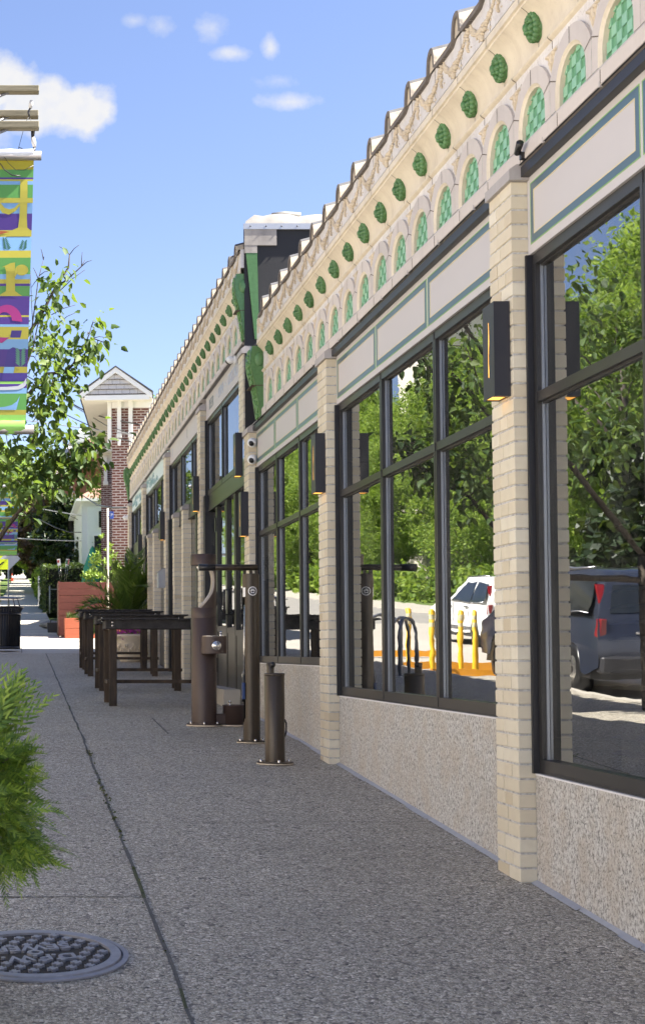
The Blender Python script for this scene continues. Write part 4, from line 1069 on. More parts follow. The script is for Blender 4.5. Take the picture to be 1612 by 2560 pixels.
def crown_mesh(name, seed, blobs, n, size, mat, shape='quad', droop=.4, shell=.55):
    """leaf clumps spread through a set of ellipsoids (cx,cy,cz,rx,ry,rz)"""
    rng = np.random.default_rng(seed); vol = np.array([b[3] * b[4] * b[5] for b in blobs]) ** .75; vol /= vol.sum()
    P = []; O = []
    for b, f in zip(blobs, vol):
        k = max(8, int(n * f)); nc = max(5, k // 26)
        cu_ = unit(rng, nc) * (shell + (1 - shell) * rng.random((nc, 1)) ** .6) * np.array(b[3:6]); cu_ += np.array(b[:3])
        idx = rng.integers(0, nc, k); cs = .15 * (b[3] * b[4] * b[5]) ** (1 / 3)
        p = cu_[idx] + rng.normal(size=(k, 3)) * cs * np.array([1, 1, .6]); P.append(p); O.append((p - np.array(b[:3])) / np.array(b[3:6]))
    P = np.concatenate(P); O = np.concatenate(O); n_ = len(P)
    ax = unit(rng, n_) * .8 + O * .6 + np.array([0, 0, -droop]); nr = unit(rng, n_) * .8 + np.array([0, 0, .7]) + O * .3
    return leaf_mesh(name, P, nr, ax, size * rng.uniform(.7, 1.35, n_), mat, shape)
def rnd_blobs(seed, R0, H0, H1, n):
    r = random.Random(seed); B = []
    for k in range(n):
        t = r.random(); z = H0 + (H1 - H0) * t; rad = R0 * (1 - abs(2 * t - .85) ** 1.8 * .62); a = r.uniform(0, 6.28); q = rad * sqrt(r.random()) * .75
        s = r.uniform(.26, .46) * R0; B.append((q * cos(a), q * sin(a), z, s * r.uniform(.9, 1.3), s * r.uniform(.9, 1.3), s * r.uniform(.6, .9)))
    return B
def trunk_mb(seed, h, r0, spread, n=6, lean=(0, 0)):
    r = random.Random(seed); m = MB(); pts = [(lean[0] * t, lean[1] * t, h * t) for t in (0, .2, .45, .75, 1)]
    m.tube(pts, [r0 * 1.25, r0, r0 * .85, r0 * .6, r0 * .25], 10)
    for k in range(n):
        t = r.uniform(.35, .9); a = 2 * pi * k / n + r.uniform(-.4, .4); b = Vector((lean[0] * t, lean[1] * t, h * t)); e = b + Vector((cos(a) * spread, sin(a) * spread, h * r.uniform(.15, .4)))
        mid = (b + e) / 2 + Vector((r.uniform(-.2, .2), r.uniform(-.2, .2), .2)); m.tube([b, mid, e], [r0 * .42 * (1.2 - t), r0 * .3 * (1.2 - t), r0 * .08], 7)
    return m
# --- trees across the street: three crowns shared by eighteen trees
CROWNS = [crown_mesh('crown', 50 + k, rnd_blobs(k, 3.3, 2.2, 9.5, 30), 52000, .115, LEAF_B) for k in range(3)]
TRUNKS = [trunk_mb(80 + k, 7.5, .2, 2.2).mesh('trunk', [BARK]) for k in range(3)]
def tree(x, y, z, k, s, rz, label, group, crown=None, tm=None, name='broadleaf_tree'):
    T = thing(name, label, 'tree', (x, y, z), rz, group); T.scale = (s, s, s)
    link('trunk', tm or TRUNKS[k % 3], T); link('crown', crown or CROWNS[k % 3], T); return T
r = random.Random(21); gi = 0
for row, (xx, s0_, st) in enumerate(((-16.5, 1.0, 5.2), (-22.5, 1.35, 6.0))):
    for k in range(12):
        y = 42 + 1.45 * st * k + r.uniform(-1.6, 1.6); gi += 1
        tree(xx + r.uniform(-1.2, 1.2), y, g(y) + .15 + row * .8, gi, s0_ * r.uniform(.85, 1.2), r.uniform(0, 6), 'sunlit green tree in the wood across the street, seen only as window reflections', 'trees across the street')
# low sunlit shrubs at the foot of the bank
BSH = crown_mesh('foliage', 77, [(0, 0, .6, 1.3, 1.3, .75), (1.1, .3, .5, .9, .8, .6), (-1.0, .2, .45, .9, .9, .55)], 2600, .20, LEAF_B)
for k in range(11):
    y = 44 + 7.4 * k + r.uniform(-1, 1); o = link('bank_shrub', BSH, None, (-14.6 + r.uniform(-.5, .5), y, g(y) + .05)); o.rotation_euler = (0, 0, r.uniform(0, 6)); o.scale = (1.2,) * 3
    tag(o, 'low green shrub at the foot of the wooded bank across the street', 'shrub', 'shrubs across the street')

# ------------------------------------------------------------------ street tree by the kerb
TY = 14.6; K = 3500 / TY
def tp(px, py, dy=0): 
    d = (TY + dy); return ((px - 52) / 3500 * d, d, (1628 - py) / 3500 * d)
ST = thing('street_tree', 'small dogwood street tree with sunlit leaves behind the striped banner', 'tree', (0, 0, 0))
m = MB(); bx, by = -1.78, 14.7
m.tube([(bx, by, g(by) - .05), (bx + .03, by, .2), (bx + .05, by, 1.0)], [.075, .062, .055], 10)
limbs = [[(bx + .05, by, .75)] + [tp(*q) for q in ((-60, 1440), (0, 1345), (18, 1317), (54, 1272), (81, 1240), (120, 1222), (170, 1185), (215, 1160), (243, 1118))],
         [(bx + .05, by, 1.0), (-.75, by - .1, 2.2), (-.3, by, 3.0)] + [tp(*q) for q in ((20, 905), (72, 830), (105, 779), (140, 711), (173, 660), (176, 627))],
         [tp(140, 711), tp(170, 690), tp(206, 657), tp(215, 640)],
         [(-.75, by - .1, 2.2)] + [tp(*q) for q in ((10, 1060), (66, 990), (117, 930), (167, 926), (185, 905), (209, 869), (233, 839), (262, 850))],
         [tp(209, 869), tp(225, 830), tp(236, 792)],
         [(-.6, by, 2.0), tp(20, 1170, .3), tp(70, 1120, .3), tp(110, 1060, .2), tp(120, 1000, .2), tp(135, 940, .1)],
         [(-.3, by, 3.0), tp(40, 980), tp(66, 910), tp(85, 860), tp(96, 800)], [tp(66, 910), tp(80, 820), tp(97, 690), tp(110, 640)]]
for i, l in enumerate(limbs):
    n = len(l); r0 = (.034, .034, .012, .026, .009, .02, .018, .010)[i]
    m.tube(l, [r0 * (1 - .8 * k / (n - 1)) for k in range(n)], 7)
LP = [Vector(p) for l in limbs for p in l] + [(Vector(a) + Vector(b)) / 2 for l in limbs for a, b in zip(l, l[1:])]
cl = [(150, 690, 26), (165, 680, 12), (125, 720, 20), (112, 757, 20), (100, 800, 22), (130, 790, 16), (130, 830, 22), (92, 850, 24), (120, 870, 26), (148, 880, 22), (95, 900, 24), (165, 915, 28), (125, 940, 28), (85, 955, 26), (150, 955, 28), (187, 895, 24), (214, 885, 24), (220, 832, 20), (205, 840, 10), (246, 858, 12), (264, 858, 10), (240, 800, 14), (95, 1000, 28), (130, 1000, 30), (155, 990, 26), (90, 1040, 26), (108, 1070, 18), (145, 1020, 20), (80, 1080, 20), (170, 940, 20),
      (20, 1110, 26), (50, 1115, 28), (60, 1150, 30), (90, 1140, 34), (120, 1130, 36), (150, 1120, 36), (180, 1112, 34), (208, 1118, 34), (238, 1105, 24), (255, 1092, 12), (242, 1140, 22), (215, 1158, 32), (182, 1160, 36), (150, 1172, 36), (120, 1180, 34), (90, 1180, 32), (60, 1200, 30), (30, 1190, 28), (12, 1160, 28), (40, 1235, 24), (70, 1225, 24), (172, 1190, 22), (195, 1195, 20), (130, 1212, 16), (148, 1075, 12), (182, 1085, 14), (15, 1215, 18), (30, 1300, 10), (45, 1262, 10), (100, 1290, 8), (115, 1285, 6)]
rng = np.random.default_rng(5); P = []; AX = []
for (a, b, n) in cl:
    c = Vector(tp(a, b, rng.normal() * .22)); n = int(n * 1.05)
    q = min(LP, key=lambda p: (p - c).length); mid = (q + c) / 2 + Vector((0, 0, .03)); m.tube([q, mid, c], [.007, .005, .003], 5)
    for k in range(n):
        d = np.array([rng.normal() * .085, rng.normal() * .15, rng.normal() * .075]); P.append(np.array(c) + d); AX.append(d * 5 + rng.normal(size=3) * .4 + np.array([0, 0, -.75]))
for (a, b, a2, b2) in ((176, 627, 200, 602), (176, 627, 150, 606), (206, 657, 232, 641), (206, 657, 208, 620), (110, 640, 112, 632), (97, 690, 84, 660), (100, 680, 125, 668), (130, 780, 190, 755), (150, 800, 190, 775), (97, 690, 80, 710), (233, 840, 268, 838), (85, 860, 76, 650), (110, 640, 104, 612), (150, 720, 215, 665)):
    p, q = Vector(tp(a, b)), Vector(tp(a2, b2)); m.tube([p, (p + q) / 2 + Vector((0, .02, .02)), q], [.005, .004, .0025], 5)
m.build('trunk', BARK, ST)
# the part of the crown that hangs over the kerb, left of the picture
for k in range(34):
    c = np.array([rng.uniform(-2.6, -.45), by + rng.uniform(-1.1, 1.3), rng.uniform(1.9, 4.3)]); n = 46
    d = rng.normal(size=(n, 3)) * np.array([.24, .26, .18])
    for q in d: P.append(c + q); AX.append(q * 3 + rng.normal(size=3) * .4 + np.array([0, 0, -.8]))
P = np.array(P); AX = np.array(AX); nr = rng.normal(size=P.shape) * .6 + np.array([.1, -.2, .8])
link('crown', leaf_mesh('crown', P, nr, AX, rng.uniform(.075, .14, len(P)), LEAF_A, 'leaf'), ST)

# ------------------------------------------------------------------ golden cypress in a planter, close on the left
CY = thing('cypress_shrub', 'bright green feathery cypress shrub at the near left edge of the paving', 'shrub', (-.285, 4.62, -.475))
rng = np.random.default_rng(12); P = []; AX = []; NR = []; SZ = []
for k in range(150):           # branchlets: each a fan of flat sprays, with gaps between
    v = rng.normal(size=3); v /= np.linalg.norm(v)
    wob = 1 + .10 * sin(5 * v[0] + 3 * v[2]) + .07 * sin(9 * v[1]) + rng.normal() * .05
    bd = v * np.array([1, 1, .7]) + np.array([.05, 0, .02 - .35 * max(0, -v[2])]); bd /= np.linalg.norm(bd)
    tip = v * wob * np.array([.395, .42, .262]) * (1.0 if rng.random() < .75 else .8)
    for q in range(13):
        u = rng.random() ** .6; d = bd + rng.normal(size=3) * .42; d /= np.linalg.norm(d)
        base = tip * (.62 + .34 * u) + rng.normal(size=3) * .022
        pl = np.cross(d, v + rng.normal(size=3) * .5); pl /= np.linalg.norm(pl); nn = np.cross(d, pl); Ls = rng.uniform(.06, .115)
        for j in range(19):
            t = j / 18; p = base + d * Ls * t + np.array([0, 0, -.025]) * t * t
            s = (j % 2) * 2 - 1; a = d * .8 + pl * s * (.85 - .45 * t) if j < 18 else d
            P.append(p); AX.append(a); NR.append(nn + rng.normal(size=3) * .15); SZ.append(Ls * (.36 - .20 * t) * rng.uniform(.7, 1.2))
for k in range(26):        # the loose wisp at the top
    b = np.array([.20, .05, .24]) + rng.normal(size=3) * np.array([.03, .05, .02]); d = np.array([.8, 0, .75]) + rng.normal(size=3) * .25; d /= np.linalg.norm(d)
    pl = np.cross(d, [0, 1, 0]); pl /= np.linalg.norm(pl)
    for j in range(13):
        t = j / 12; s = (j % 2) * 2 - 1; P.append(b + d * .16 * t); AX.append(d * .8 + pl * s * (.7 - .4 * t)); NR.append(np.array([0, -1., .2])); SZ.append(.05 * (1 - .5 * t))
link('foliage', leaf_mesh('foliage', np.array(P), np.array(NR), np.array(AX), np.array(SZ), LEAF_Y, 'blade', .1), CY)
m = MB(); r = random.Random(4)
for k in range(16):
    a = r.uniform(0, 6.3); e = Vector((.28 * cos(a), .28 * sin(a), r.uniform(-.12, .2))); m.tube([(0, 0, -.34), e * .5 + Vector((0, 0, -.05)), e], [.014, .009, .004], 6)
m.build('stem', BARK, CY)
pt = thing('planter', 'round grey planter under the cypress shrub, just outside the left edge', 'planter', (-.315, 4.62, g(4.62))); pt.scale = (.78, .78, 1.0)
m = MB(); m.lathe([(.001, 0), (.20, 0), (.26, .34), (.28, .35), (.28, .38), (.25, .38), (.24, .34), (.001, .34)], 0, 0, 36, 0); m.build('pot', CONC, pt)

# ------------------------------------------------------------------ utility pole with timber arms, banner
BY = 9.8; BK = 3500 / BY
def bx_(px): return (px - 52) / BK
def bz(py): 
    z = (1628 - py) / BK; d = BY * cos(PITCH) + z * sin(PITCH); return z * d / BY * 1.0
UP = thing('utility_pole', 'wooden utility pole with paired timber cross arms above the near banner', 'utility pole', (-1.2, BY + .2, g(BY)))
m = MB(); m.tube([(0, 0, -.05), (0, 0, 4), (0, 0, 8.5)], [.15, .13, .11], 16); m.build('pole', WOOD_P, UP)
def arm(y0, z0, z1, x1=None):
    m = MB(); x1 = bx_(99) if x1 is None else x1
    m.box(-1.9, x1 + 1.2, y0 - UP.location.y, y0 + .075 - UP.location.y, z0 - UP.location.z, z1 - UP.location.z, b=.004); m.build('cross_arm', WOOD_X, UP)
zc = 4.70
arm(BY - .03, bz(232), bz(217)); arm(BY + .30, bz(250), bz(234)); arm(BY - .03, bz(323), bz(306))
GALV = plain('galvanised_steel', (.30, .30, .33), .45, .6); ox, oy, oz = UP.location
for (yq, pa, pb) in ((BY + .01, (22, 230), (-150, 300)), (BY + .33, (22, 248), (-150, 316)), (BY + .01, (20, 322), (-150, 395))):
    a, b = (bx_(pa[0]) - ox, yq - oy, bz(pa[1]) - oz), (bx_(pb[0]) - ox, yq - oy, bz(pb[1]) - oz); m = MB(); m.tube([a, b], .010, 6); m.build('steel_brace', GALV, UP)
INS = plain('glazed_insulator', (.55, .54, .52), .3)
m = MB(); X = bx_(78) - ox; Y_ = BY + .05 - oy
def P3(px, py): return (bx_(px) - ox, Y_, bz(py) - oz)
m.tube([P3(80, 245), P3(79, 252), P3(77, 264)], [.010, .016, .012], 10, 1); m.tube([P3(77, 264), P3(73, 272), P3(72, 277), P3(75, 284)], [.006, .009, .006, .008], 6)
m.tube([P3(86, 302), P3(86, 322), P3(84, 336)], [.006, .009, .009], 6); m.tube([P3(81, 322), P3(83, 345), P3(86, 362)], [.007, .010, .006], 6)
m.tube([P3(84, 338), P3(86, 350), P3(88, 362)], [.013, .017, .012], 10, 1); m.tube([P3(88, 362), P3(86, 370), P3(87, 378)], [.008, .012, .012], 8, 0)
m.build('insulator_string', [FRAME_B, INS], UP)
m = MB(); m.tube([P3(75, 284), P3(65, 300), P3(58, 325), P3(48, 362), P3(43, 378)], .0022, 4); m.tube([P3(76, 286), P3(82, 304)], .0022, 4); m.tube([P3(47, 363), P3(52, 364), P3(60, 368), P3(74, 370), P3(75, 377)], .003, 5); m.build('tie_wire', FRAME_B, UP)
def cols(*c): return c
PAL = dict(w=(.66, .69, .76), o=(.38, .33, .01), g=(.10, .30, .07), p=(.075, .035, .23), y=(.42, .38, .05), b=(.19, .37, .62), d=(.035, .12, .085), k=(.33, .03, .19), n=(.055, .035, .22), t=(.10, .27, .20), l=(.30, .62, .13), s=(.45, .47, .52), r=(.35, .09, .03))
PK = list(PAL); BM = []
for k in PK:
    PAL[k] = tuple(x * .78 for x in PAL[k]); q = NT('banner_vinyl_' + {'w': 'white', 'o': 'olive', 'g': 'green', 'p': 'purple', 'y': 'yellow', 'b': 'sky_blue', 'd': 'dark_green', 'k': 'magenta', 'n': 'indigo', 't': 'teal', 'l': 'lime', 's': 'silver', 'r': 'rust'}[k], .4, .4); q.color(PAL[k]); BM.append(q.mat)  # vinyl colours scaled down to stand in for shade on the banner
S_ = 110 / 358
def Z(v): return bz(360 + S_ * v)
def XX(u, v): return bx_(S_ * u) 
ALU = plain('brushed_aluminium', (.40, .38, .38), .35, .6, .05, 4)
def make_banner():
    T = thing('street_banner', 'large striped purple and green vinyl street banner hanging at the upper left edge', 'banner', (0, BY, 0))
    m = MB(); XL = -.66
    def right(v): return bx_(S_ * (280 - 70 * (v - 120) / 2240))
    def wave(u, v, off): return -off + .010 * sin(v * .0042 + u * 1.1) + .006 * sin(v * .011)
    st = [(120, 205, 'o'), (205, 270, 'g'), (270, 285, 'p'), (285, 300, 'y'), (300, 330, 'b'), (330, 440, 'g'), (440, 480, 'y'), (480, 565, 'b'), (565, 700, 'p'), (700, 755, 'y'), (755, 870, 'b'), (870, 930, 'y'), (930, 1065, 'g'), (1065, 1105, 'b'), (1105, 1140, 'y'), (1140, 1160, 'p'), (1160, 1240, 'g'), (1240, 1395, 'p'), (1395, 1410, 'y'), (1410, 1470, 'p'), (1470, 1490, 'b'), (1490, 1590, 'y'), (1590, 1670, 'b'), (1670, 1810, 'p'), (1810, 1860, 'y'), (1860, 1930, 'n'), (1930, 1950, 'l'), (1950, 1985, 'p'), (1985, 2030, 'b'), (2030, 2165, 'g'), (2165, 2205, 'y'), (2205, 2250, 'l')]
    for a, b, c in st:
        n = 12; vs = []
        for v in (a, b):
            for i in range(n + 1):
                x = XL + (right(v) - XL) * i / n; vs.append((x, wave(x, v, 0), Z(v)))
        m.add(vs, [(i, i + 1, i + n + 2, i + n + 1) for i in range(n)], PK.index(c), True)
    def poly(pts, c, off): 
        k = len(pts); m.add([(XX(u, v), wave(XX(u, v), v, off), Z(v)) for u, v in pts], [tuple(range(k))], PK.index(c))
    def strip_(L_, R_, c, off):
        for (a, b), (c1, d1) in zip(zip(L_, R_), zip(L_[1:], R_[1:])): poly([a, b, d1, c1], c, off)
    # tall yellow letter, its crossbar and foot
    strip_([(168, 300), (168, 380), (165, 480), (160, 600), (150, 680), (90, 705), (60, 750)], [(228, 300), (228, 380), (226, 480), (222, 600), (226, 680), (250, 700), (262, 750)], 'y', .002)
    poly([(-300, 440), (272, 440), (272, 480), (-300, 480)], 'y', .002)
    strip_([(5, 480), (40, 520), (80, 532), (120, 520), (160, 480)], [(-20, 500), (20, 560), (75, 575), (130, 545), (166, 500)], 'y', .0025)
    strip_([(-60, 705), (-10, 705), (40, 708)], [(-60, 735), (0, 735), (80, 715)], 'r', .003)
    # fern leaves
    r = random.Random(1)
    for (cx, c0, n, dx) in ((60, 865, 8, -6), (190, 865, 6, 5)):
        for k in range(n):
            v = c0 - 12 * k; u = cx + dx * k * .5
            for s in (-1, 1): 
                L2 = 34 * (1 - .07 * k); poly([(u, v), (u + s * L2 * .5, v - 22), (u + s * L2, v - 24), (u + s * L2 * .6, v - 8)], 'd', .002)
    for k in range(7):
        for s in (-1, 1): poly([(170, 1810 - 18 * k), (170 + s * 30, 1790 - 18 * k), (170 + s * 44, 1770 - 18 * k), (170 + s * 18, 1775 - 18 * k)], 't', .003)
    # letter r
    strip_([(15, 1010), (40, 1005), (52, 1040), (52, 1200), (10, 1225), (-10, 1240)], [(90, 975), (125, 970), (125, 1040), (125, 1200), (160, 1225), (188, 1240)], 'y', .002)
    poly([(180 + 54 * cos(t), 1032 + 44 * sin(t)) for t in [2 * pi * i / 18 for i in range(18)]], 'y', .0022); poly([(125, 1040), (150, 1000), (200, 990), (190, 1020), (150, 1050), (126, 1090)], 'y', .0024)
    # magenta curve
    out = [(60 + 125 * cos(t), 1450 - 140 * sin(t)) for t in [pi * i / 14 for i in range(15)]]; inn = [(40 + 60 * cos(t), 1440 - 70 * sin(t)) for t in [pi * i / 14 for i in range(15)]]
    strip_(out, inn, 'k', .002); strip_([(-120, 1570), (0, 1575), (50, 1578)], [(-120, 1625), (20, 1620), (82, 1575)], 'k', .003)
    # slanted indigo letter
    poly([(96, 1520), (180, 1520), (122, 1812), (38, 1812)], 'n', .002); poly([(38, 1812), (122, 1812), (112, 1862), (26, 1862)], 'b', .002); poly([(26, 1862), (215, 1862), (212, 1925), (12, 1925)], 'n', .002)
    strip_([(218, 1900), (195, 1940), (150, 1968), (60, 1975), (-200, 1975)], [(216, 1960), (190, 1985), (150, 1998), (60, 2002), (-200, 2002)], 's', .003)
    strip_([(165, 2050), (140, 2095), (100, 2125), (40, 2140), (-100, 2150)], [(135, 2165), (120, 2165), (80, 2165), (20, 2165), (-100, 2165)], 'b', .002)
    m.build('banner_cloth', BM, T)
    m = MB()
    for (v0, v1, xr, c) in ((45, 120, 279, 'w'), (2250, 2362, 208, 'l')):
        zc_ = (Z(v0) + Z(v1)) / 2; rz_ = (Z(v0) - Z(v1)) / 2; x1 = bx_(S_ * xr); n = 14; vs = []
        for i in range(n + 1):
            x = XL + (x1 - XL) * i / n
            for j in range(13):
                a = 2 * pi * j / 12; q = 1 + .08 * sin(i * 2.1 + j); vs.append((x, .034 * q * cos(a), zc_ + rz_ * q * sin(a) * (1 if sin(a) > 0 or c == 'l' else 1.12)))
        m.add(vs, [(i * 13 + j, i * 13 + j + 1, (i + 1) * 13 + j + 1, (i + 1) * 13 + j) for i in range(n) for j in range(12)], PK.index(c), True)
    m.build('pole_sleeve', BM, T)
    for (v, xr) in ((96, 342), (2325, 280)):
        z_ = Z(v); m = MB(); m.tube([(-1.1, .004, z_), (bx_(S_ * xr), .004, z_)], .033, 20); m.build('banner_arm', ALU, T)
    m = MB(); m.tube([(XX(38, 120), -.02, Z(115)), (XX(70, 175), -.02, Z(165)), (XX(130, 222), -.022, Z(220)), (XX(200, 222), -.022, Z(222)), (XX(275, 190), -.02, Z(185))], .0022, 5)
    m.tube([(XX(0, 160), -.02, Z(165)), (XX(40, 215), -.02, Z(220)), (XX(100, 250), -.02, Z(262)), (XX(170, 268), -.02, Z(270))], .004, 5); m.build('loose_cord', BLACK, T)
    return T
bn = make_banner()
dup(bn, (-.135, 39.9, 1.2), 'small far striped banner low at the left edge above the yellow sign')
m = MB(); m.tube([(0, 0, 0), (0, 0, 6.0)], [.12, .10], 12)
pl2 = thing('utility_pole', 'pale wooden pole at the left edge below the far banner', 'utility pole', (-1.2, 46.7, g(46.7) - .1)); m.build('pole', WOOD_P, pl2)

# ------------------------------------------------------------------ street furniture further up
tx, ty = -.34, 29.0; TB = thing('litter_bin', 'black slatted steel litter bin with raised lid at the left edge', 'litter bin', (tx, ty, g(ty))); TB.scale = (1.14,) * 3
m = MB(); n = 40
for k in range(n):
    a = 2 * pi * k / n; c, s = cos(a), sin(a)
    m.tube([(.285 * c, .285 * s, .05), (.292 * c, .292 * s, .60), (.30 * c, .30 * s, .72), (.345 * c, .345 * s, .80)], .011, 5)
m.lathe([(.29, .04), (.30, .04), (.30, .09), (.29, .09)], 0, 0, 32, 0); m.lathe([(.295, .66), (.312, .66), (.312, .70), (.295, .70)], 0, 0, 32, 0); m.lathe([(.335, .79), (.36, .79), (.36, .815), (.335, .815)], 0, 0, 32, 0); m.build('slatted_body', FRAME_B, TB)
m = MB(); m.cyl(0, 0, .27, .05, .78, 32, 0); m.build('liner', BLACK, TB)
m = MB(); m.lathe([(.001, 1.0), (.20, .985), (.33, .955), (.33, .945), (.001, .96)], 0, 0, 36, 0); 
for k in range(6):
    a = k * pi / 3 + .2; m.tube([(.25 * cos(a), .25 * sin(a), .95), (.30 * cos(a), .30 * sin(a), .80)], .010, 6)
m.build('lid', plain('blue_black_paint', (.045, .05, .075), .3), TB)
PT = thing('flower_planter', 'round cream bowl planter with flowers beyond the bar tables', 'planter', (1.94, 24.8, g(24.8))); PT.scale = (1.1,) * 3
m = MB(); m.lathe([(.001, 0), (.16, 0), (.165, .02), (.20, .10), (.235, .26), (.245, .38), (.262, .40), (.266, .435), (.25, .445), (.235, .41), (.001, .40)], 0, 0, 44, 0)
for k in range(44):
    a = 2 * pi * k / 44; m.ball((.232 * cos(a), .232 * sin(a), .22 + .05 * sin(k * 1.7)), (.014, .03, .035), 6, 4)
m.build('bowl', plain('cream_stoneware', (.62, .54, .41), .7, var=.12, scale=14, bump=.3), PT)
FL = thing('flowers', 'magenta flowers spilling over the rim of the cream bowl planter', 'flowers', (1.94, 24.8, g(24.8) + .46)); FL.scale = (1.1,) * 3
rng = np.random.default_rng(3); n = 420; a = rng.uniform(0, 6.28, n); q = np.sqrt(rng.random(n)) * .26
P = np.stack([q * np.cos(a) * 1.0 - .03, q * np.sin(a), .10 - .35 * q ** 2 / .26 + rng.normal(size=n) * .025], 1)
link('petals', leaf_mesh('petals', P, unit(rng, n) + np.array([0, -.6, .6]), unit(rng, n), rng.uniform(.03, .05, n), PETAL, 'quad'), FL)
link('leaves', leaf_mesh('leaves', P[:200] - np.array([0, 0, .03]), unit(rng, 200) + np.array([0, 0, 1]), unit(rng, 200), rng.uniform(.03, .06, 200), LEAF_B, 'quad'), FL)
PA = thing('palm_plant', 'dark green potted palm with arching fronds behind the bar tables', 'palm', (1.98, 25.7, g(25.7))); PA.scale = (1.0, 1.0, 1.12)
m = MB(); m.lathe([(.001, 0), (.18, 0), (.25, .42), (.27, .45), (.25, .45), (.001, .42)], 0, 0, 30, 0); m.build('pot', BRONZE, PA)
rng = np.random.default_rng(9); P = []; AX = []; NR = []; SZ = []; m = MB()
for k in range(30):
    a = rng.uniform(0, 6.28); tilt = rng.uniform(.12, 1.05); Lf = rng.uniform(.95, 1.5); d = np.array([cos(a) * .8, sin(a) * .8, 0]); pts = []
    p = np.array([.03 * cos(a), .03 * sin(a), .42]); ang = tilt * .45
    for j in range(15):
        pts.append(p.copy()); dr = d * sin(ang) + np.array([0, 0, cos(ang)]); p = p + dr * Lf / 14; ang += tilt * .16
    m.tube(pts, [.010 * (1 - j / 16) + .002 for j in range(15)], 5)
    for j in range(3, 15):
        for h in (0, .5):
            i0 = min(j, 13); t = pts[i0] * (1 - h) + pts[i0 + 1] * h; dr = pts[i0 + 1] - pts[i0]; dr /= np.linalg.norm(dr); sd_ = np.cross(dr, np.array([0, 0, 1.])); sd_ /= max(1e-4, np.linalg.norm(sd_))
            for s in (-1, 1):
                P.append(t); AX.append(dr * .75 + sd_ * s * .75 + np.array([0, 0, -.10]) + rng.normal(size=3) * .06); NR.append(np.cross(dr, sd_) + sd_ * s * .5); SZ.append(.36 * (1 - .045 * abs(j - 8)) * rng.uniform(.8, 1.1))
m.build('frond_stems', plain('palm_stem', (.10, .13, .03), .5), PA)
link('fronds', leaf_mesh('fronds', np.array(P), np.array(NR), np.array(AX), np.array(SZ), LEAF_P, 'blade', .25), PA)
# red timber screen and box planter
RS = thing('timber_screen', 'dark red horizontal board screen beyond the bar tables', 'screen', (.975, 35.1, g(35.1))); RS.scale = (1.13,) * 3
m = MB()
for k in range(8): m.box(.0, 1.62, 0, .03, .02 + .15 * k, .02 + .15 * k + (.147 if k not in (2, 5) else .140), b=.003)
m.box(-.02, .0, -.02, 1.1, 0, 1.24, b=.003); m.build('boards', REDW, RS)
m = MB()
for x in (.04, .8, 1.55): m.box(x, x + .07, .031, .10, 0, 1.2)
m.build('posts', REDW, RS)
RB = thing('planter_box', 'bright orange red timber planter box in front of the dark red screen', 'planter', (1.09, 34.35, g(34.35))); RB.scale = (1.14,) * 3
m = MB(); m.box(0, 1.5, 0, .03, 0, .215, b=.003); m.box(0, 1.5, 0, .03, .222, .44, b=.003); m.box(0, .03, .0305, .62, 0, .44); m.box(1.47, 1.5, .0305, .62, 0, .44); m.box(.0305, 1.4695, .59, .62, 0, .44); m.build('boards', REDW2, RB)
m = MB(); m.box(.031, 1.469, .031, .589, .30, .40); m.build('soil', BARK, RB)
rng = np.random.default_rng(4); n = 500; P = np.stack([rng.uniform(.05, 1.45, n), rng.uniform(.1, .55, n), np.full(n, .4)], 1)
gr_ = link('grass_plant', leaf_mesh('blades', P, unit(rng, n), unit(rng, n) * .35 + np.array([0, 0, 1.]), rng.uniform(.10, .22, n), LEAF_H, 'blade', .2), None, RB.location); gr_.scale = (1.14,) * 3; tag(gr_, 'thin dark grass growing along the orange red planter box', 'plant')
LS = crown_mesh('foliage', 31, [(0, 0, .9, .35, .35, .75), (.25, .1, 1.3, .25, .25, .5), (-.25, 0, .6, .3, .3, .5), (.1, 0, 1.75, .16, .16, .4)], 2600, .07, LEAF_L, 'leaf', -.5)
lsb = thing('lime_shrub', 'tall bright lime green shrub rising behind the red screen', 'shrub', (2.02, 35.75, g(35.7) + .15)); link('foliage', LS, lsb); m = MB(); m.tube([(0, 0, -.1), (0, 0, .7), (.1, 0, 1.6)], [.03, .02, .008], 6); m.build('stem', BARK, lsb); lsb.scale = (1.05, .9, 1.15)
BG = thing('shopping_basket', 'small black open crate bag on the pavement left of the planter box', 'basket', (.73, 37.3, g(37.3))); BG.scale = (1.12,) * 3
m = MB(); m.prism([(.0, 0), (.34, 0), (.36, .24), (-.02, .24)], 0, .28, 'y'); m.build('body', BLACK, BG)
m = MB()
for y_ in (.02, .26): m.tube([(.06, y_, .23), (.08, y_, .31), (.17, y_, .33), (.26, y_, .31), (.28, y_, .23)], .010, 6)
m.build('handle', BLACK, BG)
WS = thing('white_sack', 'crumpled white sack lying behind the black crate bag', 'sack', (.80, 39.6, g(39.6))); WS.scale = (1.15,) * 3
m = MB(); m.ball((.10, 0, .09), (.32, .2, .10), 18, 10, 0, None, lambda a, t: 1 + .12 * sin(3 * a) + .07 * sin(7 * a + 4 * t)); m.build('sack', MEMB, WS)
CP = thing('fence_post', 'thin grey steel fence post in front of the hedge', 'fence post', (1.07, 51.3, g(51.3)))
m = MB(); m.tube([(0, 0, 0), (0, 0, .98)], .024, 10); m.ball((0, 0, .985), .03, 10, 6); m.tube([(0, 0, .90), (.75, .0, .90)], .014, 8); m.build('post', plain('galvanised_post', (.34, .35, .35), .5, .4), CP)
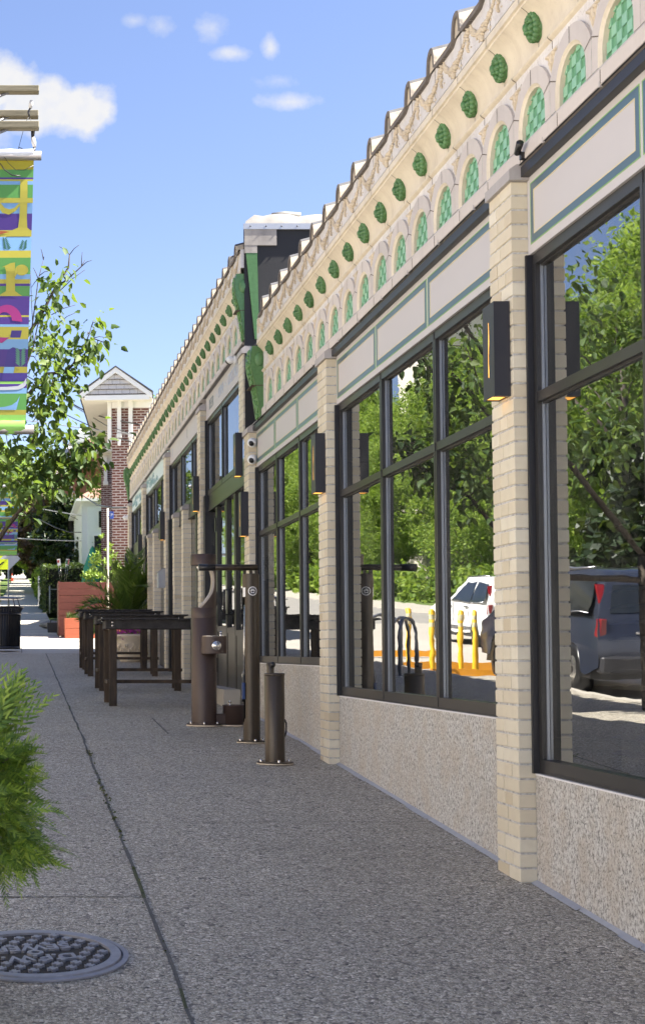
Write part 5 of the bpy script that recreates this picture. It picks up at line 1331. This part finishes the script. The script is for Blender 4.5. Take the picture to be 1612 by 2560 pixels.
# parking sign, crossing sign, warning sign back, cone, yard signs
PS = thing('parking_sign', 'thin white post with a small blue sign beside the red brick house', 'sign', (2.06, 33.0, g(33.0)))
m = MB(); m.tube([(0, 0, 0), (0, 0, 3.15)], .025, 10); m.build('post', plain('weathered_white_post', (.66, .60, .50), .6), PS)
m = MB(); m.box(.045, .14, -.045, -.035, 3.13 - .2275, 3.30 - .2275, b=.002); sp_ = m.build('sign_plate', plain('blue_sign', (.035, .085, .36), .4), PS)
text('P', .10, sp_, WHITE, facing_cam(.0925, -.0465, 3.215 - .2275), 'sign_letter', .0005)
YEL = plain('fluorescent_yellow', (.72, .86, .02), .45, var=.03)
YS = thing('crossing_sign', 'fluorescent yellow diamond pedestrian crossing sign at the left edge', 'sign', (-.62, 43.5, g(43.5)))
m = MB(); m.tube([(-.05, .02, 0), (-.05, .02, 2.75)], .035, 8); m.build('post', WOOD_P, YS)
q_ = .42; m = MB(); m.prism([(0, 2.42 - q_), (q_, 2.42), (0, 2.42 + q_), (-q_, 2.42)], -.02, -.015, 'y'); m.box(-.30, .24, -.02, -.015, 1.66, 1.98); yp = m.build('sign_plate', YEL, YS)
m = MB(); m.prism([(-.02, 2.50), (.06, 2.50), (.10, 2.28), (.16, 2.10), (.11, 2.09), (.03, 2.26), (-.06, 2.10), (-.12, 2.10), (-.03, 2.30)], -.024, -.0205, 'y'); m.prism([(.02 + .055 * cos(t), 2.58 + .055 * sin(t)) for t in [2 * pi * i / 12 for i in range(12)]], -.024, -.0205, 'y')
m.prism([(-.1, 1.74), (-.02, 1.72), (-.04, 1.76), (.12, 1.88), (.09, 1.91), (-.07, 1.79), (-.09, 1.83)], -.024, -.0205, 'y'); m.build('walking_figure', BLACK, yp)
NS = thing('road_sign', 'bare grey back of a diamond road sign right of the yellow sign', 'sign', (-.43, 50, g(50)))
m = MB(); m.tube([(0, 0, 0), (0, 0, 2.4)], .03, 8); m.build('post', plain('steel_post', (.45, .46, .48), .5, .3), NS)
m = MB(); m.prism([(0, 2.02 - .43), (.43, 2.02), (0, 2.02 + .43), (-.43, 2.02)], -.045, -.04, 'y'); m.build('sign_back', plain('aluminium_sheet', (.55, .57, .60), .45, .3), NS)
CN = thing('traffic_cone', 'tiny orange traffic cone far up the pavement', 'traffic cone', (-.90, 150, g(150)))
m = MB(); m.lathe([(.001, .0), (.28, 0), (.28, .05), (.16, .05), (.04, .85), (.001, .85)], 0, 0, 16, 0); m.lathe([(.118, .36), (.088, .56)], 0, 0, 16, 1); m.build('cone', [plain('cone_orange', (.75, .10, .02), .5), WHITE], CN)
for i, (x, c, lb) in enumerate(((1.47, 0, 'small red and white yard sign standing above the hedge'), (1.70, 1, 'small green and red yard sign right of the red and white one'))):
    ys_ = thing('yard_sign', lb, 'sign', (x, 51.9, 2.94)); ys_.scale = (.7,) * 3; ys_.rotation_euler = (0, .12 if i else -.12, 0)
    m = MB(); m.box(-.09, .09, 0, .01, .35, .70); sgp = m.build('sign_plate', WHITE, ys_)
    m = MB(); m.box(-.07, .02, -.003, -.0005, .42 if c else .50, .64); m.build('colour_block', plain('sign_green' if c else 'sign_red', (.02, .16, .08) if c else (.5, .04, .03), .5), sgp)
    if c:
        m = MB(); m.box(.025, .08, -.003, -.0005, .40, .68); m.build('colour_block', plain('sign_red_b', (.5, .05, .05), .5), sgp)
    m = MB(); m.tube([(-.05, .005, -.62), (-.05, .005, .36)], .006, 5); m.tube([(.05, .005, -.62), (.05, .005, .36)], .006, 5); m.build('wire_legs', STEEL, ys_)
PU = thing('patio_umbrella', 'folded green patio umbrella behind the lime shrub', 'umbrella', (1.92, 37.2, g(37.2)))
m = MB(); m.tube([(0, 0, 0), (0, 0, 2.3)], .02, 8); m.build('pole', STEEL, PU)
m = MB(); m.lathe([(.001, 2.32), (.05, 2.26), (.24, 1.75), (.30, 1.35), (.24, 1.10)], 0, 0, 16, 0, False); m.build('canopy', plain('green_canvas', (.02, .22, .14), .7), PU)

# ------------------------------------------------------------------ hedges, gate post
def hedge(name, label, x0, x1, y0, y1, h, n, seed, leaf=.055, mat=LEAF_H, top=None):
    rng = np.random.default_rng(seed); P = []; NR = []
    T = thing(name, label, 'hedge', (x0, y0, g(y0)))
    W, D = x1 - x0, y1 - y0; s = .0625
    for face, f in (('front', W * h), ('left', D * h), ('top', W * D)):
        k = int(n * f / (W * h + D * h + W * D)); a, b = rng.random(k), rng.random(k); j = rng.normal(size=k) * .035 - .02
        bump = .05 * np.sin(a * 9 + seed) + .03 * np.sin(b * 13)
        if face == 'front': P.append(np.stack([a * W, -j * 1 - bump, b * h], 1)); NR.append(np.tile([0, -1, .2], (k, 1)))
        elif face == 'left': P.append(np.stack([-j - bump, a * D, b * h + a * D * s], 1)); NR.append(np.tile([-1, 0, .2], (k, 1)))
        else: P.append(np.stack([a * W, b * D, h + j + bump + b * D * s], 1)); NR.append(np.tile([0, 0, 1.], (k, 1)))
    P = np.concatenate(P); NR = np.concatenate(NR) + unit(rng, len(P)) * .8; P = P + unit(rng, len(P)) * .03
    link('foliage', leaf_mesh('foliage', P, NR, unit(rng, len(P)) + np.array([0, -.2, .3]), leaf * rng.uniform(.7, 1.4, len(P)), mat, 'quad'), T)
    m = MB(); m.add([(.06, .06, 0), (W, .06, 0), (W, D, D * s), (.06, D, D * s), (.06, .06, h - .07), (W, .06, h - .07), (W, D, h - .07 + D * s), (.06, D, h - .07 + D * s)], [(0, 1, 5, 4), (0, 4, 7, 3), (4, 5, 6, 7), (1, 2, 6, 5), (3, 7, 6, 2)]); m.build('inner_branches', plain('hedge_core', (.010, .013, .006), .95), T)
    return T
hedge('hedge', 'tall clipped dark hedge behind the red screen and fence post', .90, 2.9, 52.2, 61, 1.74, 15000, 3, .07)
hedge('hedge', 'lower loose hedge with flowers further up the pavement', 1.0, 2.3, 66, 110, 1.0, 9000, 5, .15, LEAF_B)
fl2 = thing('flower_bush', 'pale blue hydrangea bush on the low hedge far up the pavement', 'flowers', (1.4, 67, g(67) + .95)); rng = np.random.default_rng(8); n = 300
link('petals', leaf_mesh('petals', rng.normal(size=(n, 3)) * np.array([.25, .5, .16]), unit(rng, n), unit(rng, n), rng.uniform(.05, .10, n), leafmat('hydrangea_petal', [(.20, .24, .36), (.36, .36, .46), (.42, .18, .22)], .2), 'quad'), fl2)
vn = thing('vine_shrub', 'bright lime climbing plant over the grey gate post by the pavement', 'shrub', (.98, 62.6, g(62.6) + .6)); link('foliage', crown_mesh('foliage', 33, [(0, 0, .55, .22, .4, .3), (-.12, 0, .9, .22, .3, .16)], 900, .10, LEAF_L, 'leaf'), vn)
gp = thing('garden_gate', 'pale grey garden gate panel beside the pavement far up the street', 'gate', (.82, 61.6, g(61.6)))
m = MB()
for k in range(6): m.box(0, .03, .14 * k, .14 * k + .128, .05, 1.12, b=.003)
m.box(-.05, .08, -.07, -.005, 0, 1.28, b=.004); m.build('boards', plain('grey_fence_paint', (.36, .38, .40), .7), gp)

# ------------------------------------------------------------------ houses up the street
BH = thing('brick_house', 'dark red brick house with white gable and brackets beyond the shops', 'house', (2.36, 36, 0), radians(-5.6))
gz = g(36) - .3
m = MB(); m.box(0, 1.9, 0, 6.2, gz, 6.28); m.box(-.66, 6, 9.5, 14, gz, 6.38); m.box(1.9, 6, .9, 9.5, gz, 6.2); m.build('brick_wall', RBRICK, BH)
m = MB(); ya = -.62; ap = 7.20; ez = 6.50; xl, xr, xm = -.80, 1.04, .12
m.prism([(xl + .16, ez + .03), (xr - .16, ez + .03), (xm, ap - .12)], ya + .05, ya + .10, 'y', 0)
for k in range(5):          # laps of the shingled gable, each with a dark course line
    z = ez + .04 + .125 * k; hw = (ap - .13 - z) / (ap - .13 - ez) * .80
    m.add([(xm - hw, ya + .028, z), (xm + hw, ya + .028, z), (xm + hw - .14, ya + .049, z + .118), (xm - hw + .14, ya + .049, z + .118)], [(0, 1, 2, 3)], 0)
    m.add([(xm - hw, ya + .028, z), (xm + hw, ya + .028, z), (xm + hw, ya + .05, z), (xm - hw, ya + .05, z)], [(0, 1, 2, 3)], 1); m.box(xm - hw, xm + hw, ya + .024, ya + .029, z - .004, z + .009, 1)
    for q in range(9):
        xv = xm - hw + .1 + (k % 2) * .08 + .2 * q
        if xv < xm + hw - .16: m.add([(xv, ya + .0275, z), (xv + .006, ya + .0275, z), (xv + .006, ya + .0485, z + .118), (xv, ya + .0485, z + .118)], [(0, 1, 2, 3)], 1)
m.build('gable', [SHINGLE, JOINT], BH)
m = MB(); t_ = .115
for s, xe in ((-1, xl), (1, xr)):
    m.prism([(xm, ap + .02), (xm, ap - t_), (xe, ez - t_ + .03), (xe - .0, ez + .05)], ya - .03, ya + .03, 'y')
m.box(xl + .13, xr - .06, ya - .01, ya + .04, ez - .11, ez + .01); m.box(.0, 1.92, -.03, -.001, 6.285, 6.52); m.box(-.11, -.01, -.05, .09, 5.35, 6.5)
m.build('white_trim', WPAINT, BH)
m = MB(); m.box(xl + .04, xr, ya + .03, 6.8, ez - .06, ez - .035); m.build('soffit', CREAMPAINT, BH)
m = MB()
for s, xe in ((-1, xl), (1, xr)): m.prism([(xm, ap + .06), (xm, ap + .025), (xe - .03 * (s < 0) + .03 * (s > 0), ez + .055), (xe - .03 * (s < 0) + .03 * (s > 0), ez + .09)], ya - .05, 6.8, 'y')
m.prism([(-1.35, 6.66), (-1.35, 6.60), (3.2, 6.60), (3.2, 6.66)], 8.9, 14.4, 'y', 1)
m.add([(-1.38, 8.88, 6.64), (3.2, 8.88, 6.64), (3.2, 10.6, 7.3), (-.75, 10.6, 7.3), (-1.38, 14.4, 6.64)], [(0, 1, 2, 3), (0, 3, 4)], 1)
for k in range(5): m.box(-1.3 + .1 * k, 3.2, 8.9 + .34 * k, 8.93 + .34 * k, 6.66 + .13 * k, 6.675 + .13 * k, 0)
rf = m.build('roof', [plain('dark_roof_edge', (.09, .09, .09), .8), REDROOF], BH)
m = MB(); m.box(.02, .42, 2.6, 3.2, 6.8, 7.62); m.box(-.02, .46, 2.56, 3.24, 7.50, 7.62); m.build('chimney', plain('grey_chimney', (.42, .41, .40), .85, var=.15, scale=8), rf)
for x in (.14, .43):
    m = MB(); m.box(x, x + .105, -.12, -.004, 5.55, 6.28, b=.006); m.box(x - .012, x + .117, -.14, -.006, 5.50, 5.60, b=.008); m.box(x + .012, x + .093, -.12, -.004, 5.30, 5.50, b=.01); m.box(x - .01, x + .115, -.13, -.031, 6.28, 6.50); m.build('bracket', WPAINT, BH)
m = MB(); m.box(-1.30, 1.0, 9.0, 9.05, 6.46, 6.60); m.box(-.68, .0, 9.44, 9.495, 6.02, 6.46); m.box(-.56, -.45, 9.30, 9.44, 5.5, 6.34, b=.006); m.box(-.59, -.42, 9.28, 9.44, 5.40, 5.52, b=.01); m.box(-1.30, .0, 9.051, 9.48, 6.44, 6.455); m.build('porch_trim', CREAMPAINT, BH)

WH = thing('white_house', 'white clapboard house with red brown hip roof left of the brick house', 'house', (0, 0, 0))
m = MB(); m.box(2.72, 9, 62, 71, 3.45, 6.75); m.box(2.98, 9, 61.7, 62, 3.8, 6.4)
for k in range(22): z = 3.9 + .14 * k; m.box(2.705, 2.735, 61.99, 71, z, z + .012)
m.build('clapboard_wall', CLAP, WH)
m = MB(); m.add([(2.45, 61.5, 6.75), (9, 61.5, 6.75), (9, 66, 8.2), (4.4, 66, 8.2), (2.45, 71, 6.75)], [(0, 1, 2, 3), (0, 3, 4)], 0); m.box(2.45, 9, 61.48, 71, 6.62, 6.75, 1); m.build('roof', [REDROOF, WPAINT], WH)
for (x, z) in ((3.2, 4.3), (4.1, 4.3), (3.4, 5.4)):
    m = MB(); m.box(x, x + .6, 61.66, 61.70, z, z + .85); f_ = m.build('window', WPAINT, WH); m = MB(); m.box(x + .06, x + .54, 61.64, 61.66, z + .06, z + .79); m.build('pane', CARGLASS, f_)
m = MB(); m.box(2.74, 9.2, 61.9, 71.2, g(62) - .3, 3.45); m.build('foundation', BBRICK, WH)
BA = thing('apartment_building', 'brown brick apartment block with grey window bay far up the street', 'building', (0, 0, 0))
m = MB(); m.box(2.55, 12, 96, 112, g(96) - .5, 10.6); m.build('brick_wall', BBRICK, BA)
m = MB(); m.box(2.5, 12.1, 95.8, 112.2, 10.6, 11.1); m.build('parapet', WPAINT, BA)
for k in range(3):
    for x in (3.3, 6.0):
        m = MB(); m.box(x, x + 1.1, 95.85, 95.995, 4.7 + 2.0 * k, 6.1 + 2.0 * k); f_ = m.build('window', WPAINT, BA); m = MB(); m.box(x + .08, x + 1.02, 95.8, 95.85, 4.78 + 2 * k, 6.02 + 2 * k); m.build('pane', CARGLASS, f_)
    for y_ in (98, 102, 106):
        m = MB(); m.box(2.42, 2.545, y_, y_ + 1.6, 4.7 + 2 * k, 6.3 + 2 * k); f_ = m.build('bay_window', plain('pale_grey_frame', (.35, .40, .45), .5), BA); m = MB(); m.box(2.40, 2.42, y_ + .1, y_ + 1.5, 4.8 + 2 * k, 6.2 + 2 * k); m.build('pane', CARGLASS, f_)
RH = thing('gabled_house', 'distant house with grey hip roof and brick dormer behind the street tree', 'house', (0, 0, 0))
m = MB(); m.box(2.55, 8, 80, 89, g(80) - .4, 11.1); m.build('brick_wall', plain('orange_brick', (.32, .13, .08), .85, var=.25, scale=6), RH)
m = MB(); m.add([(2.2, 79.5, 11.0), (8.2, 79.5, 11.0), (8.2, 84.5, 13.6), (3.7, 84.5, 13.6), (2.2, 89.5, 11.0)], [(0, 1, 2, 3), (0, 3, 4)]); m.build('roof', SHINGLE, RH)
m = MB(); m.box(2.9, 4.6, 79.2, 79.45, 10.7, 11.9); m.prism([(2.75, 11.9), (4.75, 11.9), (3.75, 12.7)], 79.15, 81, 'y'); dm_ = m.build('dormer', WPAINT, RH); m = MB(); m.box(3.1, 4.4, 79.15, 79.2, 10.9, 11.7); m.build('pane', CARGLASS, dm_)

# ------------------------------------------------------------------ trees up the street
DK = crown_mesh('crown', 90, rnd_blobs(9, 2.2, .8, 5.0, 18), 9000, .26, LEAF_D)
CU = crown_mesh('crown', 91, rnd_blobs(10, 2.0, 1.6, 6.0, 18), 8000, .26, LEAF_C)
tree(2.6, 72, g(72), 0, .95, .3, 'dark evergreen in front of the white house, tall and dense', '', DK, name='evergreen_tree'); tree(1.9, 82, g(82), 1, .9, 2.0, 'dark evergreen behind the copper-leaved tree', '', DK, name='evergreen_tree')
tree(3.6, 66, g(66), 2, .62, 1.0, 'low dark evergreen against the white house wall', '', DK, name='evergreen_tree')
tree(1.35, 88, g(88), 0, .95, .5, 'copper-leaved tree hanging over the far pavement', '', CU, name='copper_tree')
tree(2.2, 92, g(92), 1, .95, 1.5, 'pale green tree between the copper tree and the brown apartment block', '', None, name='broadleaf_tree')
for i, (x, y, s, lb) in enumerate(((-2.6, 118, 1.2, 'far green tree at the end of the street, left of the pavement'), (1.6, 135, 1.2, 'far green tree closing the end of the pavement'), (4.6, 128, 1.25, 'far green tree right of the pavement end'), (-1.2, 168, 1.5, 'most distant green tree over the vanishing pavement'), (-5.2, 96, 1.25, 'green tree over the road beyond the yellow sign'))):
    tree(x, y, g(y), i, s, i * 1.3, lb, '', None, name='broadleaf_tree')
for o in list(SC.objects):
    if o.get('group') == '': del o['group']
for i, (x, y, s) in enumerate(((6.2, 49.5, .8), (5.4, 57.5, .85), (7.2, 76, 1.1))):
    tree(x, y, g(y), i, s, 2.1 * i, 'tree in a back garden behind the houses, hidden from the pavement', 'trees behind the houses', None)

for i, (x, y, s) in enumerate(((-1.4, 172, 1.9), (1.2, 176, 2.1), (3.6, 170, 1.9), (-3.6, 160, 1.6))):
    tree(x, y, g(y), i, s, 1.9 * i, 'dark tree closing the far end of the pavement', 'trees at the end of the street', DK, name='evergreen_tree')
for i, (x, y, s) in enumerate(((7.2, 117, 1.1), (6.6, 131, 1.15), (7.5, 146, 1.2), (7.0, 163, 1.3))):  # unseen trees added to cast shade on the far pavement
    tree(x, y, g(y), i, s, 1.7 * i, 'unseen far tree added right of the pavement end to shade it', 'trees added to shade the far pavement', None)
for i, (x, y, s) in enumerate(((-10.6, 33.5, .95), (-11.0, 36.6, 1.0), (-11.2, 30.5, .9))):
    tree(x, y, g(y), i, s, 1.1 * i, 'dark evergreen beyond the parked cars, mirrored in the nearest window', 'dark evergreens across the street', DK, name='evergreen_tree')

# ------------------------------------------------------------------ overhead cables
def cab(label, pts, rad=.014, mat=BLACK):
    q = [Vector(((px - 52) / 3500 * y, y, (1628 - py) / 3500 * y)) for px, py, y in pts]; out = []
    for a, b in zip(q, q[1:]):
        for k in range(6): out.append(a.lerp(b, k / 6))
    out.append(q[-1]); m = MB(); m.tube(out, rad, 6); o = m.build('overhead_cable', mat); tag(o, label, 'cable', 'cables over the pavement')
GREYC = plain('grey_cable', (.45, .45, .46), .6)
cab('thick black cable rising left from the white gable, topmost of the bundle', [(60, 930, 46), (150, 985, 42), (190, 1010, 40), (225, 1030, 39), (280, 1045, 37), (349, 1058, 34)], .020)
cab('thin black cable just under the thick one across the brick gable', [(60, 945, 46), (150, 988, 42), (222, 1034, 39), (270, 1062, 37), (322, 1079, 34)], .012)
cab('black cable sagging across the lower gable bracket', [(60, 985, 46), (140, 1020, 42), (190, 1045, 40), (240, 1068, 39), (282, 1088, 37), (330, 1102, 34)], .015)
cab('pale grey cable crossing level below the white gable', [(40, 1045, 46), (110, 1053, 44), (190, 1065, 40), (270, 1076, 37), (345, 1083, 34)], .014, GREYC)
cab('black cable sagging low across the white house to the last pier', [(100, 1190, 48), (160, 1222, 44), (200, 1232, 40), (245, 1262, 37), (280, 1268, 34), (316, 1268, 31)], .018)
cab('pale grey cable passing level across the copper tree', [(20, 1344, 52), (60, 1346, 50), (130, 1350, 48), (204, 1352, 46)], .016, GREYC)
cab('pale grey cable in front of the brown apartment block', [(90, 1268, 56), (130, 1276, 54), (204, 1288, 50)], .016, GREYC)
cab('thin dark cable in front of the dark evergreens', [(96, 1296, 50), (140, 1318, 48), (175, 1330, 47), (204, 1330, 46)], .014)

# ------------------------------------------------------------------ things across the pavement that show in the window glass
def suv(label, x, y, paint, flip=1):
    T = thing('parked_car', label, 'car', (x, y, g(y) - .12)); T.rotation_euler = (math.atan(.0566), 0, 0)
    # length along +Y (rear at y=0), width along X
    Lc, W = 4.5, 1.84; b = MB()
    side = [(0.02, .42), (.0, .62), (.05, .95), (.10, 1.02), (.32, 1.52), (.55, 1.62), (1.4, 1.67), (2.2, 1.63), (3.05, 1.12), (3.9, 1.02), (4.38, .86), (4.48, .60), (4.45, .36)]
    def half(z): return W / 2 if z < 1.0 else W / 2 - .26 * (z - 1.0) / .65
    n = len(side); arch = []
    low = [(4.1, .33)] + [(3.72 + .37 * cos(t), .33 + .37 * sin(t)) for t in [pi * i / 10 for i in range(11)]] + [(.92 + .37 * cos(t), .33 + .37 * sin(t)) for t in [pi * i / 10 for i in range(11)]] + [(.45, .30)]
    poly = side + low
    for s in (-1, 1):
        b.add([(s * half(z), a, z) for a, z in poly], [tuple(range(len(poly)))], 0)
    k = len(side)
    vs = [(-half(z), a, z) for a, z in side] + [(half(z), a, z) for a, z in side]; b.add(vs, [(i, i + 1, i + 1 + k, i + k) for i in range(k - 1)], 0, True)
    b.box(-W / 2 + .02, W / 2 - .02, .3, 4.3, .25, .55, 1)
    bd = b.build('car_body', [paint, BLACK], T)
    gl = MB()
    for s in (-1, 1):
        for pl_ in ([(.42, 1.10), (.58, 1.50), (1.30, 1.56), (1.36, 1.08)], [(1.44, 1.08), (1.40, 1.565), (2.12, 1.53), (2.78, 1.10)]):
            gl.add([(s * (half(z) + .004), a, z) for a, z in pl_], [(0, 1, 2, 3)])
    gl.build('side_window', CARGLASS, T)
    q = MB()
    for s in (-1, 1):
        for a in (1.40, 2.55): q.box(s * (W / 2 - .004) - .006, s * (W / 2 - .004) + .006, a, a + .012, .5, 1.05)
        q.box(s * (W / 2) - .01, s * (W / 2) + .01, .95, 3.7, .40, .50)
        for a in (1.55, 2.72): q.box(s * (W / 2) - .018, s * (W / 2) + .018, a, a + .2, .93, .965, b=.005)
        q.tube([(s * (half(1.6) - .02), .75, 1.66), (s * (half(1.6) - .02), 2.3, 1.655)], .018, 6); q.tube([(s * (half(1.1) + .008), .40, 1.085), (s * (half(1.1) + .008), 2.8, 1.09)], .010, 5)
    q.box(-.45, .45, -.004, .03, .83, .86, b=.004); q.build('trim', plain('chrome_trim', (.35, .35, .36), .2, .8), T)
    q = MB(); q.add([(-half(1.1) + .14, .125, 1.10), (half(1.1) - .14, .125, 1.10), (half(1.45) - .10, .272, 1.46), (-half(1.45) + .10, .272, 1.46)], [(0, 1, 2, 3)]); q.build('rear_window', CARGLASS, T)
    red = plain('tail_red', (.22, .008, .012), .15)
    for s in (-1, 1):
        q = MB(); q.box(s * .855 - .045, s * .855 + .045, .03, .17, .80, 1.02, b=.01); q.prism([(.10, 1.0), (.17, 1.0), (.36, 1.46), (.31, 1.46)], s * .78 - .03, s * .80 + .03, 'x'); q.build('tail_light', red, T)
    q = MB(); q.box(-.9, .9, -.05, .15, .34, .55, b=.03); q.build('bumper', plain('bumper_plastic', (.03, .03, .035), .5), T)
    q = MB(); q.box(-.26, .26, .012, .03, .66, .80, b=.003); q.build('number_plate', WHITE, T)
    wm_ = None
    for s in (-1, 1):
        for a in (.92, 3.72):
            MX_ = Matrix.Translation((s * (W / 2 - .10), a, .335)) @ Matrix.Rotation(pi / 2, 4, 'Y')
            q = MB(); q.lathe([(.20, -.1), (.31, -.1), (.335, -.07), (.335, .07), (.31, .1), (.20, .1)], 0, 0, 24, 0, True, MX_); ty_ = q.build('wheel', BLACK, T)
            q = MB(); q.lathe([(.001, .075), (.05, .08), (.19, .085), (.205, .07), (.205, -.07), (.19, -.085), (.001, -.075)], 0, 0, 20, 0, True, MX_); q.build('rim', STEEL, ty_)
    return T
suv('grey blue parked car mirrored in the nearest window', -3.35, 17.6, plain('shade_dark_grey_blue_paint', (.045, .055, .085), .12, .5, .03), 1)  # paint colour darkened to stand in for shade on the car
suv('white parked car mirrored in the middle window', -6.6, 31.5, plain('white_car_paint', (.72, .72, .70), .15, 0, .03), 1)
YP = plain('yellow_post_paint', (.78, .48, .02), .45); YW = plain('pale_reflective_band', (.80, .72, .45), .3)
def bollard():
    T = thing('bollard', '', 'bollard', (0, 0, 0), 0, 'yellow parking bollards'); m = MB(); m.cyl(0, 0, .045, .02, 1.05, 18, 0, .02); m.lathe([(.046, .78), (.046, .85)], 0, 0, 18, 1); m.lathe([(.046, .90), (.046, .97)], 0, 0, 18, 1); m.build('post', [YP, YW], T)
    m = MB(); m.lathe([(.001, 0), (.14, 0), (.10, .03), (.06, .05)], 0, 0, 20, 0); m.build('base', BLACK, T); return T
b0 = bollard()
for i, (x, y, lb) in enumerate(((-2.0, 24.6, 'yellow bollard mirrored left of the bike rack'), (-1.82, 22.6, 'yellow bollard mirrored in the second pane of the middle window'), (-2.25, 22.5, 'taller-looking yellow bollard mirrored left in the third pane'), (-2.45, 22.4, 'rightmost yellow bollard mirrored in the third pane'))):
    o = b0 if i == 0 else dup(b0, (0, 0, 0), ''); o.location = (x, y, g(y) - .10); o['label'] = lb
def wstop():
    T = thing('parking_block', '', 'parking block', (0, 0, 0), 0, 'orange parking blocks'); m = MB(); m.prism([(-.10, 0), (.10, 0), (.07, .12), (-.07, .12)], -1.0, 1.0, 'y'); m.build('block', plain('orange_block_paint', (.75, .32, .02), .5), T); return T
w0 = wstop()
for i, (x, y, rz, lb) in enumerate(((-2.6, 22.0, pi / 2.1, 'orange parking block mirrored at the foot of the right bollards'), (-2.65, 24.1, pi / 2.2, 'orange parking block mirrored below the bike racks'), (-2.7, 28.6, pi / 2, 'orange parking block mirrored in the leftmost pane'))):
    o = w0 if i == 0 else dup(w0, (0, 0, 0), ''); o.location = (x, y, g(y) - .09); o.rotation_euler = (0, 0, rz); o['label'] = lb
def rack():
    T = thing('bike_rack', '', 'bike rack', (0, 0, 0), 0, 'steel hoop bike racks'); m = MB(); m.tube([(0, 0, 0), (0, 0, .62)] + [(.0, .30 - .30 * cos(pi * i / 10), .62 + .24 * sin(pi * i / 10)) for i in range(1, 10)] + [(0, .6, .62), (0, .6, 0)], .026, 10); m.build('hoop', plain('grey_rack_steel', (.16, .17, .20), .4, .5), T)
    m = MB(); m.cyl(0, 0, .07, 0, .01, 14); m.cyl(0, .6, .07, 0, .01, 14); m.build('foot_plate', STEEL, T); return T
r0_ = rack()
for i, (x, y, lb) in enumerate(((-.75, 20.6, 'steel hoop bike rack mirrored beside the yellow bollard'), (-.85, 21.5, 'second steel hoop bike rack mirrored behind the first'), (-.95, 23.4, 'steel hoop bike rack mirrored in the leftmost pane of the middle window'))):
    o = r0_ if i == 0 else dup(r0_, (0, 0, 0), ''); o.location = (x, y, g(y)); o.rotation_euler = (0, 0, .5 + .5 * i); o['label'] = lb
CT = thing('church_tower', 'pale stone tower across the street, mirrored in the upper window of the door bay', 'tower', (-24, 92, g(92)))
m = MB(); m.box(-3, 3, -3, 3, 0, 24); m.build('tower_wall', plain('pale_stone', (.60, .55, .47), .85, var=.12, scale=1), CT)
m = MB(); m.prism([(-3.3, 24), (3.3, 24), (0, 30)], -3.3, 3.3, 'y'); m.build('tower_roof', plain('slate_roof', (.14, .14, .16), .8), CT)
for z in (8, 15, 20):
    m = MB(); m.box(2.98, 3.03, -.6, .6, z, z + 2.4); m.build('window', CARGLASS, CT)

# unseen row added across the street to bounce sunlight onto the shop fronts
for i, (y0, y1, h, lb, c) in enumerate(((-34, -16, 9.5, 'pale unseen building added across the street for bounce light, first from the camera side', (.74, .71, .66)), (-14.5, 6, 8.5, 'white unseen building added across the street for bounce light, opposite the near shop', (.66, .64, .61)), (7.5, 30, 9.0, 'unseen building added across the street for bounce light, opposite the glass door', (.34, .28, .21)))):
    T = thing('bounce_building', lb, 'building', (-12.9, y0, g(y0)))
    D = y1 - y0; m = MB(); m.box(-9, 0, 0, D, -.5, h); m.box(-9.1, .12, -.1, D + .1, h, h + .4); m.build('rendered_wall', plain('bounce_render_%s' % 'abc'[i], c, .8, var=.05, scale=1), T)
    for k in range(int(D // 3.6)):
        y_ = 1.2 + 3.6 * k
        for z, hh in ((3.9, 1.6), (6.4, 1.5)):
            m = MB(); m.box(.001, .05, y_, y_ + 1.1, z, z + hh); f_ = m.build('window', WPAINT, T); m = MB(); m.box(.05, .06, y_ + .08, y_ + 1.02, z + .08, z + hh - .08); m.build('pane', CARGLASS, f_)
    m = MB(); m.box(.001, .03, D * .44, D * .44 + 1.1, .6, 2.9); m.build('door', WOOD_P, T)
